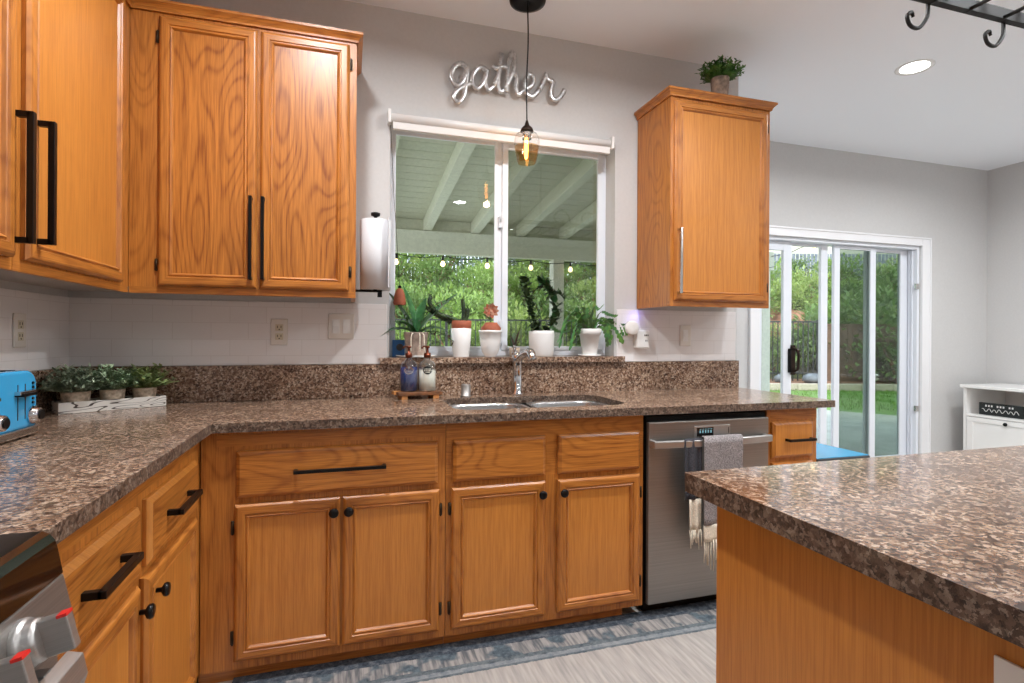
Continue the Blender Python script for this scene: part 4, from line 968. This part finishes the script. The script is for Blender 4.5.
# ------------------------------------------------------------------ rug, blue table, white cabinet
rug = tag(MB().box(0, 2.4, -.98, 0, 0, .008, 'rug_wool').build('runner_rug', loc=(.75, -.612, .0005), bevel=.002), 'faded blue and greige border rug along the base cabinets', 'rug')
bt = thing('side_table', (3.385, -.57, 0), 'low table with light blue top and dark edge behind the end cabinet', 'table')
MB().box(.0, .35, 0, 1.15, .585, .602, 'dark_edge').build('table_edge', bt, bevel=.004)
MB().box(.004, .346, .004, 1.146, .6022, .606, 'blue_top').build('table_top', bt, bevel=.002)
for x in (.02, .29):
    for y in (.04, 1.07): MB().box(x, x + .04, y, y + .04, 0, .585, 'dark_edge').build('leg', bt, bevel=.003)
wc = thing('white_cabinet', (6.42, 0, 0), 'white cabinet with an open shelf standing in the far corner', 'cabinet')
b = MB(); Y0, Y1, D_ = -1.05, .735, .52
b.box(0, D_, Y1 - .025, Y1, 0, .77, 'white_gloss').box(0, D_, Y0, Y0 + .025, 0, .77, 'white_gloss').box(D_ - .01, D_, Y0 + .025, Y1 - .025, 0, .77, 'white_gloss').box(0, D_ - .01, Y0 + .025, Y1 - .025, .525, .543, 'white_gloss').box(0, D_ - .01, Y0 + .025, Y1 - .025, .0, .06, 'white_gloss')
b.build('carcass', wc, bevel=.002)
MB().box(-.02, D_, Y0 - .015, Y1 + .018, .775, .80, 'white_gloss').build('top_board', wc, bevel=.004)
for j in range(2):
    ya, yb = (Y1 - .03 - .90, Y1 - .03) if j == 0 else (Y0 + .03, Y1 - .96)
    q = MB().box(.002, .02, ya, yb, .07, .52, 'white_gloss').box(-.004, .002, ya, yb, .07, .11, 'white_gloss').box(-.004, .002, ya, yb, .48, .52, 'white_gloss').box(-.004, .002, ya, ya + .05, .11, .48, 'white_gloss').box(-.004, .002, yb - .05, yb, .11, .48, 'white_gloss').build('drawer_front', wc, bevel=.002)
    MB().lathe([(.006, 0), (.006, -.012), (.016, -.018), (.014, -.026), (.004, -.028)], (-.004, ya + (yb - ya) * .66, .493), 'black_metal', 'x', 16).build('knob', q)
sb = thing('block_sign', (6.50, .54, .5435), 'black block sign with white lettering on the white cabinet shelf', 'sign')
MB().box(0, .03, -.21, .12, 0, .105, 'label_black').build('block', sb, bevel=.003)
q = MB()
for i in range(10): yv = .07 - .022 * i; q.box(-.0012, 0, yv - .012, yv, .072, .088, 'white_gloss') if i % 4 != 3 else None
xx = [(-.001, .095 - .0125 * i, .040 + .013 * math.sin(i * 1.9) + (.012 if i % 5 == 0 else 0)) for i in range(23)]
q.tube(catmull(xx, 3), .0028, 'white_gloss', 5); q.build('sign_lettering', sb)

# ------------------------------------------------------------------ outside: patio cover
pc = thing('patio_cover', (0, 0, 0), 'pale green boarded patio cover with rafters outside the window', 'patio cover')
PX0, PX1, PYB = -1.5, 6.85, 3.5
def zr(y): return 2.415 - .1 * (y - PYB)       # underside of the rafters
b = MB(); nb = 24; ya = .17
for k in range(nb):
    y0_, y1_ = ya + (3.95 - ya) * k / nb, ya + (3.95 - ya) * (k + 1) / nb - .007
    z0_, z1_ = zr(y0_) + .14, zr(y1_) + .14
    b.add([(x, y, z) for z_off in (0, .02) for x, y, z in ((PX0, y0_, z0_ + z_off), (PX1, y0_, z0_ + z_off), (PX1, y1_, z1_ + z_off), (PX0, y1_, z1_ + z_off))],
          [(3, 2, 1, 0), (4, 5, 6, 7), (0, 1, 5, 4), (1, 2, 6, 5), (2, 3, 7, 6), (3, 0, 4, 7)], 'patio_green')
PXW = XE - .16
b.v = []; b.f = []; b.mi = []; b.sm = []
for k in range(nb):
    y0_, y1_ = ya + (3.95 - ya) * k / nb, ya + (3.95 - ya) * (k + 1) / nb - .007
    xm = PX1 if y0_ > YF + .17 else PXW
    b.add([(x, y, z + zo) for zo in (0, .02) for x, y, z in ((PX0, y0_, zr(y0_) + .14), (xm, y0_, zr(y0_) + .14), (xm, y1_, zr(y1_) + .14), (PX0, y1_, zr(y1_) + .14))],
          [(3, 2, 1, 0), (4, 5, 6, 7), (0, 1, 5, 4), (1, 2, 6, 5), (2, 3, 7, 6), (3, 0, 4, 7)], 'patio_green')
yq = YF + .17
b.add([(PX0, ya, zr(ya) + .165), (PXW, ya, zr(ya) + .165), (PXW, yq, zr(yq) + .165), (PX0, yq, zr(yq) + .165), (PX0, ya, zr(ya) + .18), (PXW, ya, zr(ya) + .18), (PXW, yq, zr(yq) + .18), (PX0, yq, zr(yq) + .18)], [(3, 2, 1, 0), (4, 5, 6, 7), (0, 1, 5, 4), (1, 2, 6, 5), (2, 3, 7, 6), (3, 0, 4, 7)], 'patio_beam')
ya = yq
b.add([(PX0, ya, zr(ya) + .165), (PX1, ya, zr(ya) + .165), (PX1, 3.95, zr(3.95) + .165), (PX0, 3.95, zr(3.95) + .165), (PX0, ya, zr(ya) + .18), (PX1, ya, zr(ya) + .18), (PX1, 3.95, zr(3.95) + .18), (PX0, 3.95, zr(3.95) + .18)], [(3, 2, 1, 0), (4, 5, 6, 7), (0, 1, 5, 4), (1, 2, 6, 5), (2, 3, 7, 6), (3, 0, 4, 7)], 'patio_beam')
b.build('roof_boards', pc)
k = 0; x = 1.43 - .56 * 5
while x < PX1:
    q = MB(); y0_, y1_ = (.17 if x < PXW - .05 else YF + .17), 3.9
    q.add([(xx_, y, z) for xx_ in (x - .045, x + .045) for y, z in ((y0_, zr(y0_)), (y1_, zr(y1_)), (y1_, zr(y1_) + .139), (y0_, zr(y0_) + .139))], [(0, 1, 2, 3), (7, 6, 5, 4), (0, 4, 5, 1), (1, 5, 6, 2), (2, 6, 7, 3), (3, 7, 4, 0)], 'patio_rafter')
    q.build('rafter', pc); x += .56
MB().box(PX0, PX1, PYB - .05, PYB + .06, 2.155, 2.41, 'patio_beam').build('beam', pc, bevel=.004)
q = MB()
x = 1.43 - .56 * 5
while x < PX1 - .5: q.box(x + .046, x + .514, PYB + .02, PYB + .05, 2.411, zr(PYB + .05) + .139, 'patio_green'); x += .56
q.build('blocking', pc)
for x in (3.60, 6.72, -.9): MB().box(x - .07, x + .07, PYB - .045, PYB + .095, -.1, 2.154, 'patio_beam').build('post', pc, bevel=.006)
slt = thing('string_lights', (0, 3.38, 0), 'black cord with small warm bulbs strung under the patio beam', 'string lights')
bx_s = [1.632, 2.151, 2.673, 3.21, 3.722, 4.25, 4.8, 5.35, 5.9, 6.45]
cd = []
for i in range(len(bx_s) - 1):
    for j in range(6): t = j / 6; cd.append((bx_s[i] + (bx_s[i + 1] - bx_s[i]) * t, 0, 2.12 - .03 * math.sin(PI * t)))
cd.append((bx_s[-1], 0, 2.12)); cd = [(.6, 0, 2.14), (1.1, 0, 2.10)] + cd + [(6.80, .0, 2.2)]
MB().tube(cd, .005, 'black_metal', 5).build('cord', slt)
for x in bx_s:
    MB().lathe([(.012, .0), (.014, -.05), (.016, -.055)], (x, 0, 2.115), 'black_metal', n=10).build('socket', slt)
    MB().lathe([(.014, -.055), (.028, -.085), (.024, -.105), (.006, -.118)], (x, 0, 2.115), 'string_glow', n=12).build('bulb', slt)
sl2 = thing('string_lights', (0, 0, 0), 'string lights running on from the patio post past the glass door', 'string lights')
pts2 = catmull([(6.80, 3.45, 2.35), (7.05, 3.4, 2.40), (7.40, 3.3, 2.53), (8.3, 3.0, 2.6), (9.6, 2.6, 2.75)])
MB().tube(pts2, .005, 'black_metal', 5).build('cord', sl2)
for i in (12, 18): 
    p = pts2[i]; MB().lathe([(.012, .0), (.014, -.05), (.016, -.055)], (p.x, p.y, p.z), 'black_metal', n=10).build('socket', sl2)
    MB().lathe([(.014, -.055), (.03, -.085), (.026, -.105), (.006, -.118)], (p.x, p.y, p.z), 'string_glow', n=12).build('bulb', sl2)

# ------------------------------------------------------------------ outside: yard. g(l, d) = point at lateral l, depth d in the yard's own axes
def g(l, d, z=0): return (5.41 + .957 * l + .291 * (d - 14.7) , 11.37 - .291 * l + .957 * (d - 14.7), z)
YZ = math.atan2(-.291, .957)
struct(MB().slab([(-6, .165), (XE - .15, .165), (XE - .15, YF + .165), (14, YF + .165), (10.6, 3.2), (9.0, 5.6), (5.5, 8.2), (-6, 9.5)], [], -.2, -.1, 'concrete', 'concrete').build('patio_slab'))
lw = MB().slab([g(-14, 3)[:2], g(22, -2)[:2], g(22, 13.7)[:2], g(-14, 13.7)[:2]], [], -.3, -.125, 'grass', 'grass'); struct(lw.build('lawn_ground'))
gm = MB()
for i in range(5200):
    x, y = R.uniform(8.5, 14.5), R.uniform(3.0, 9.0)
    if (x - 10.6) * 2.4 + (y - 3.2) * 1.6 < .15 or (x - 9.0) * 2.6 + (y - 5.6) * 3.5 < .15: continue
    if x > 10.6 and (y - 3.2) * 3.4 + (x - 10.6) * 2.1 < .2: continue
    gm.leaf((x, y, -.125), (R.uniform(-.5, .5), R.uniform(-.5, .5), 1), R.uniform(.05, .09), .012, 'grass', .3, 2)
tag(gm.build('lawn_grass'), 'short green lawn grass beyond the patio slab', 'grass', kind='stuff')
struct(MB().slab([g(-14, 13.7)[:2], g(22, 13.7)[:2], g(22, 16)[:2], g(-14, 16)[:2]], [], -.3, .02, 'bark', 'bark').build('planting_bed'))
cbx = MB()
for i in range(40):
    l0 = -12 + .8 * i; p = g(l0, 13.5, -.125); vs = []
    c_, s_ = .957, -.291
    for dz in (0, .17):
        for ll, dd in ((0, 0), (.79, 0), (.79, .17), (0, .17)): q = g(l0 + ll, 13.5 + dd, -.125 + dz); vs.append(q)
    cbx.add(vs, [(3, 2, 1, 0), (4, 5, 6, 7), (0, 1, 5, 4), (1, 2, 6, 5), (2, 3, 7, 6), (3, 0, 4, 7)], 'curb')
tag(cbx.build('garden_edging', bevel=.012), 'pale block edging between the lawn and the planting bed', 'edging')
gl = thing('garden_light', g(8.9, 13.25, -.125), 'small mushroom garden light at the edge of the lawn', 'garden light')
MB().lathe([(.04, 0), (.03, .2), (.05, .25), (.12, .30), (.14, .33), (.13, .345)], (0, 0, 0), 'curb', n=20).build('stem', gl)
MB().lathe([(.15, .40), (.12, .44), (.03, .47)], (0, 0, 0), 'stone_light', n=20).lathe([(.03, .33), (.03, .42)], (0, 0, 0), 'stone_light', n=12).build('cap', gl)
for k, (l_, d_, r_) in enumerate(((7.2, 14.3, .22), (7.9, 14.1, .26), (6.5, 14.4, .18))):
    q = MB(); q.lathe([(r_ * .7, 0), (r_, r_ * .35), (r_ * .85, r_ * .7), (r_ * .4, r_ * .95)], (0, 0, 0), 'stone_grey', n=9, smooth=True)
    tag(q.build('garden_stone', loc=g(l_, d_, .02)), ['grey garden stone below the black fence, middle one', 'largest grey garden stone below the black fence', 'smallest grey garden stone below the black fence'][k], 'stone')

fe = thing('metal_fence', g(0, 14.7, 0), 'black metal picket fence at the foot of the hill', 'fence', YZ)
b = MB().box(-7, 8.5, -.02, .02, 1.62, 1.66, 'fence_black').box(-7, 8.5, -.015, .015, .22, .25, 'fence_black').build('rails', fe)
pm = MB().box(-.011, .011, -.011, .011, .02, 1.62, 'fence_black').build('picket', fe, loc=(-5.0, 0, 0))
for k in range(1, 98):
    c = pm.copy(); COL.objects.link(c); c.location = (-5.0 + .138 * k, 0, 0)
for k in range(7): MB().box(-.03, .03, -.03, .03, .02, 1.70, 'fence_black').build('post', fe, loc=(-6.9 + 2.55 * k, .04, 0))
bf = thing('board_fence', g(8.6, 14.7, 0), 'tall brown board fence at the right of the yard', 'fence', YZ)
q = MB()
for k in range(36): q.box(.145 * k, .145 * k + .138, -.012, .012, .02, 1.55, 'fence_brown')
q.build('boards', bf); MB().box(0, 5.2, -.035, .035, 1.55, 1.59, 'fence_brown').build('cap_rail', bf)
for k in range(3): MB().box(-.05, .05, .013, .1, .02, 1.54, 'fence_brown').build('post', bf, loc=(.1 + 2.4 * k, 0, 0))

def hz(l, d): return max(0.02, .02 + (d - 15.6) * .39) + .12 * math.sin(l * 1.1 + d) if d < 24.5 else 3.5
hm = MB(); vs = []; nl_, nd_ = 30, 10
for j in range(nd_ + 1):
    for i in range(nl_ + 1):
        l_ = -14 + 44 * i / nl_; d_ = 15.2 + 10 * j / nd_; vs.append(g(l_, d_, hz(l_, d_)))
hm.add(vs, [(j * (nl_ + 1) + i, j * (nl_ + 1) + i + 1, (j + 1) * (nl_ + 1) + i + 1, (j + 1) * (nl_ + 1) + i) for j in range(nd_) for i in range(nl_)], 'earth', True)
hm.add([g(-14, 25, 3.5), g(30, 25, 3.5), g(30, 50, 3.5), g(-14, 50, 3.5)], [(0, 1, 2, 3)], 'earth')
struct(hm.build('hillside'))
def bush(mat, seed, n=1500):
    r_ = random.Random(seed); q = MB()
    lobes = [(r_.uniform(-.6, .6), r_.uniform(-.6, .6), r_.uniform(.35, 1.0), r_.uniform(.45, .75)) for _ in range(7)]
    for i in range(n):
        lx, ly, lz, lr = r_.choice(lobes); v = Vector((r_.gauss(0, 1), r_.gauss(0, 1), r_.gauss(0, 1))).normalized()
        rr = lr * r_.uniform(.7, 1.05); p = Vector((lx, ly, lz)) + v * rr
        if p.z < .02: continue
        q.leaf(p, v + Vector((r_.uniform(-.8, .8), r_.uniform(-.8, .8), r_.uniform(-.5, .8))), r_.uniform(.10, .17), r_.uniform(.05, .09), mat, .3, 2, .2)
    return q
protos = []
for k, (mt, sd) in enumerate((('bush_a', 1), ('bush_b', 2), ('bush_c', 3), ('bush_a', 4))):
    protos.append(bush(mt, sd))
bush_tpl = None; RB = random.Random(5); placed = []
first = {}
labs = ['bright green shrub among those covering the hillside', 'dark green shrub among those covering the hillside', 'yellow green shrub among those covering the hillside', 'bright green shrub among those covering the hillside']
def put_bush(l_, d_, s, k, z=None, label=None, group='shrubs covering the hillside'):
    if k not in first:
        t_o = thing('hillside_shrub', (0, 0, 0), labs[k], 'shrub', group=group)
        protos[k].build('foliage', t_o)
        tk = MB()
        for a in range(4): tk.tube([(0, 0, -.1), (.2 * math.cos(a * 1.6), .2 * math.sin(a * 1.6), .5), (.45 * math.cos(a * 1.6), .45 * math.sin(a * 1.6), .95)], [.04, .03, .015], 'bark', 6)
        tk.build('trunk', t_o); first[k] = t_o; o_ = t_o
    else: o_ = copy_tree(first[k])
    o_.location = g(l_, d_, hz(l_, d_) - .1 if z is None else z); o_.rotation_euler.z = RB.uniform(0, 6.3); o_.scale = (s, s, s * RB.uniform(.85, 1.1))
    o_['label'] = label or labs[k]; return o_
d_ = 16.1; row = 0
while d_ < 25:
    wl, wr = -.30 * d_ - .5, .78 * d_
    l_ = wl + RB.uniform(0, .8)
    while l_ < wr:
        gap = .45 < l_ / d_ < .60 and d_ < 20
        if not (gap and d_ > 17.6): put_bush(l_ + RB.uniform(-.3, .3), d_ + RB.uniform(-.3, .3), RB.uniform(.55, .65) if gap else RB.uniform(.85, 1.25), RB.choice([0, 0, 1, 2, 3, 1]))
        l_ += 1.55 + .06 * (d_ - 16)
    d_ += 1.35; row += 1
# taller shrubs along the crest and in front of the brown fence
for l_, s in ((-5.5, 1.7), (-3.2, 1.9), (-.8, 1.8), (1.2, 1.9), (3.2, 1.8), (5.4, 1.9), (7.4, 1.6), (9.8, 1.4)): put_bush(l_, 25.2, s, RB.choice([0, 3, 1]), 3.4, 'tall shrub on the crest of the hill', 'tall shrubs on the crest')
put_bush(10.1, 14.0, .95, 1, .0, 'broad shrub growing in front of the brown board fence')
put_bush(9.6, 15.6, 1.5, 1, .3, 'leafy shrub rising behind the brown board fence, left one', 'shrubs rising behind the board fence')
put_bush(11.3, 15.8, 1.75, 1, .3, 'leafy shrub rising behind the brown board fence, right one', 'shrubs rising behind the board fence')
for k, (l_, d_, r_) in enumerate(((9.3, 19.4, .6), (10.3, 19.8, .75), (9.8, 20.5, .65))):
    q = MB(); vs_ = []; q.lathe([(r_ * .8, -.2), (r_, .1), (r_ * .9, r_ * .5), (r_ * .5, r_ * .85), (r_ * .1, r_ * .95)], (0, 0, 0), 'rock', n=8, smooth=False)
    o_ = tag(q.build('boulder', loc=g(l_, d_, hz(l_, d_) - .1)), ['reddish boulder on the slope, lower left one', 'largest reddish boulder on the slope', 'reddish boulder on the slope, upper one'][k], 'boulder'); o_.rotation_euler = (.1 * k, .15, k)
uf = thing('picket_fence', g(0, 28.8, 3.5), 'grey picket fence along the top of the hill', 'fence', YZ)
MB().box(-9, 26, -.02, .02, .3, .38, 'fence_grey').box(-9, 26, -.02, .02, 1.75, 1.83, 'fence_grey').build('rails', uf)
q = MB()
for k in range(176): q.box(-9 + .2 * k, -9 + .2 * k + .15, -.04, -.02, 0, 2.2, 'fence_grey')
q.build('pickets', uf)
hs = thing('neighbour_house', g(16, 33, 3.5), 'pale stucco house standing beyond the grey hilltop fence', 'house', YZ)
MB().box(-3, 14, 0, 7, 0, 5.5, 'stucco').build('walls', hs)
for x in (.5, 4.5, 8.5): 
    w_ = MB().box(x, x + 1.4, -.06, 0, 1.0, 2.4, 'white_trim').build('window', hs); MB().box(x + .1, x + 1.3, -.08, -.06, 1.1, 2.3, 'window_dark').build('pane', w_)
rf = MB(); rf.add([(-3.6, -.6, 5.5), (14.6, -.6, 5.5), (14.6, 7.6, 5.5), (-3.6, 7.6, 5.5), (-3.6, 3.5, 7.6), (14.6, 3.5, 7.6)], [(3, 2, 1, 0), (0, 1, 5, 4), (2, 3, 4, 5), (0, 4, 3), (1, 2, 5)], 'fence_brown'); rf.build('roof', hs)
for o_ in bpy.data.objects:
    if o_.parent is None and o_.type in ('MESH', 'EMPTY') and 'label' not in o_ and o_.get('kind') != 'structure': print('NO LABEL', o_.name)
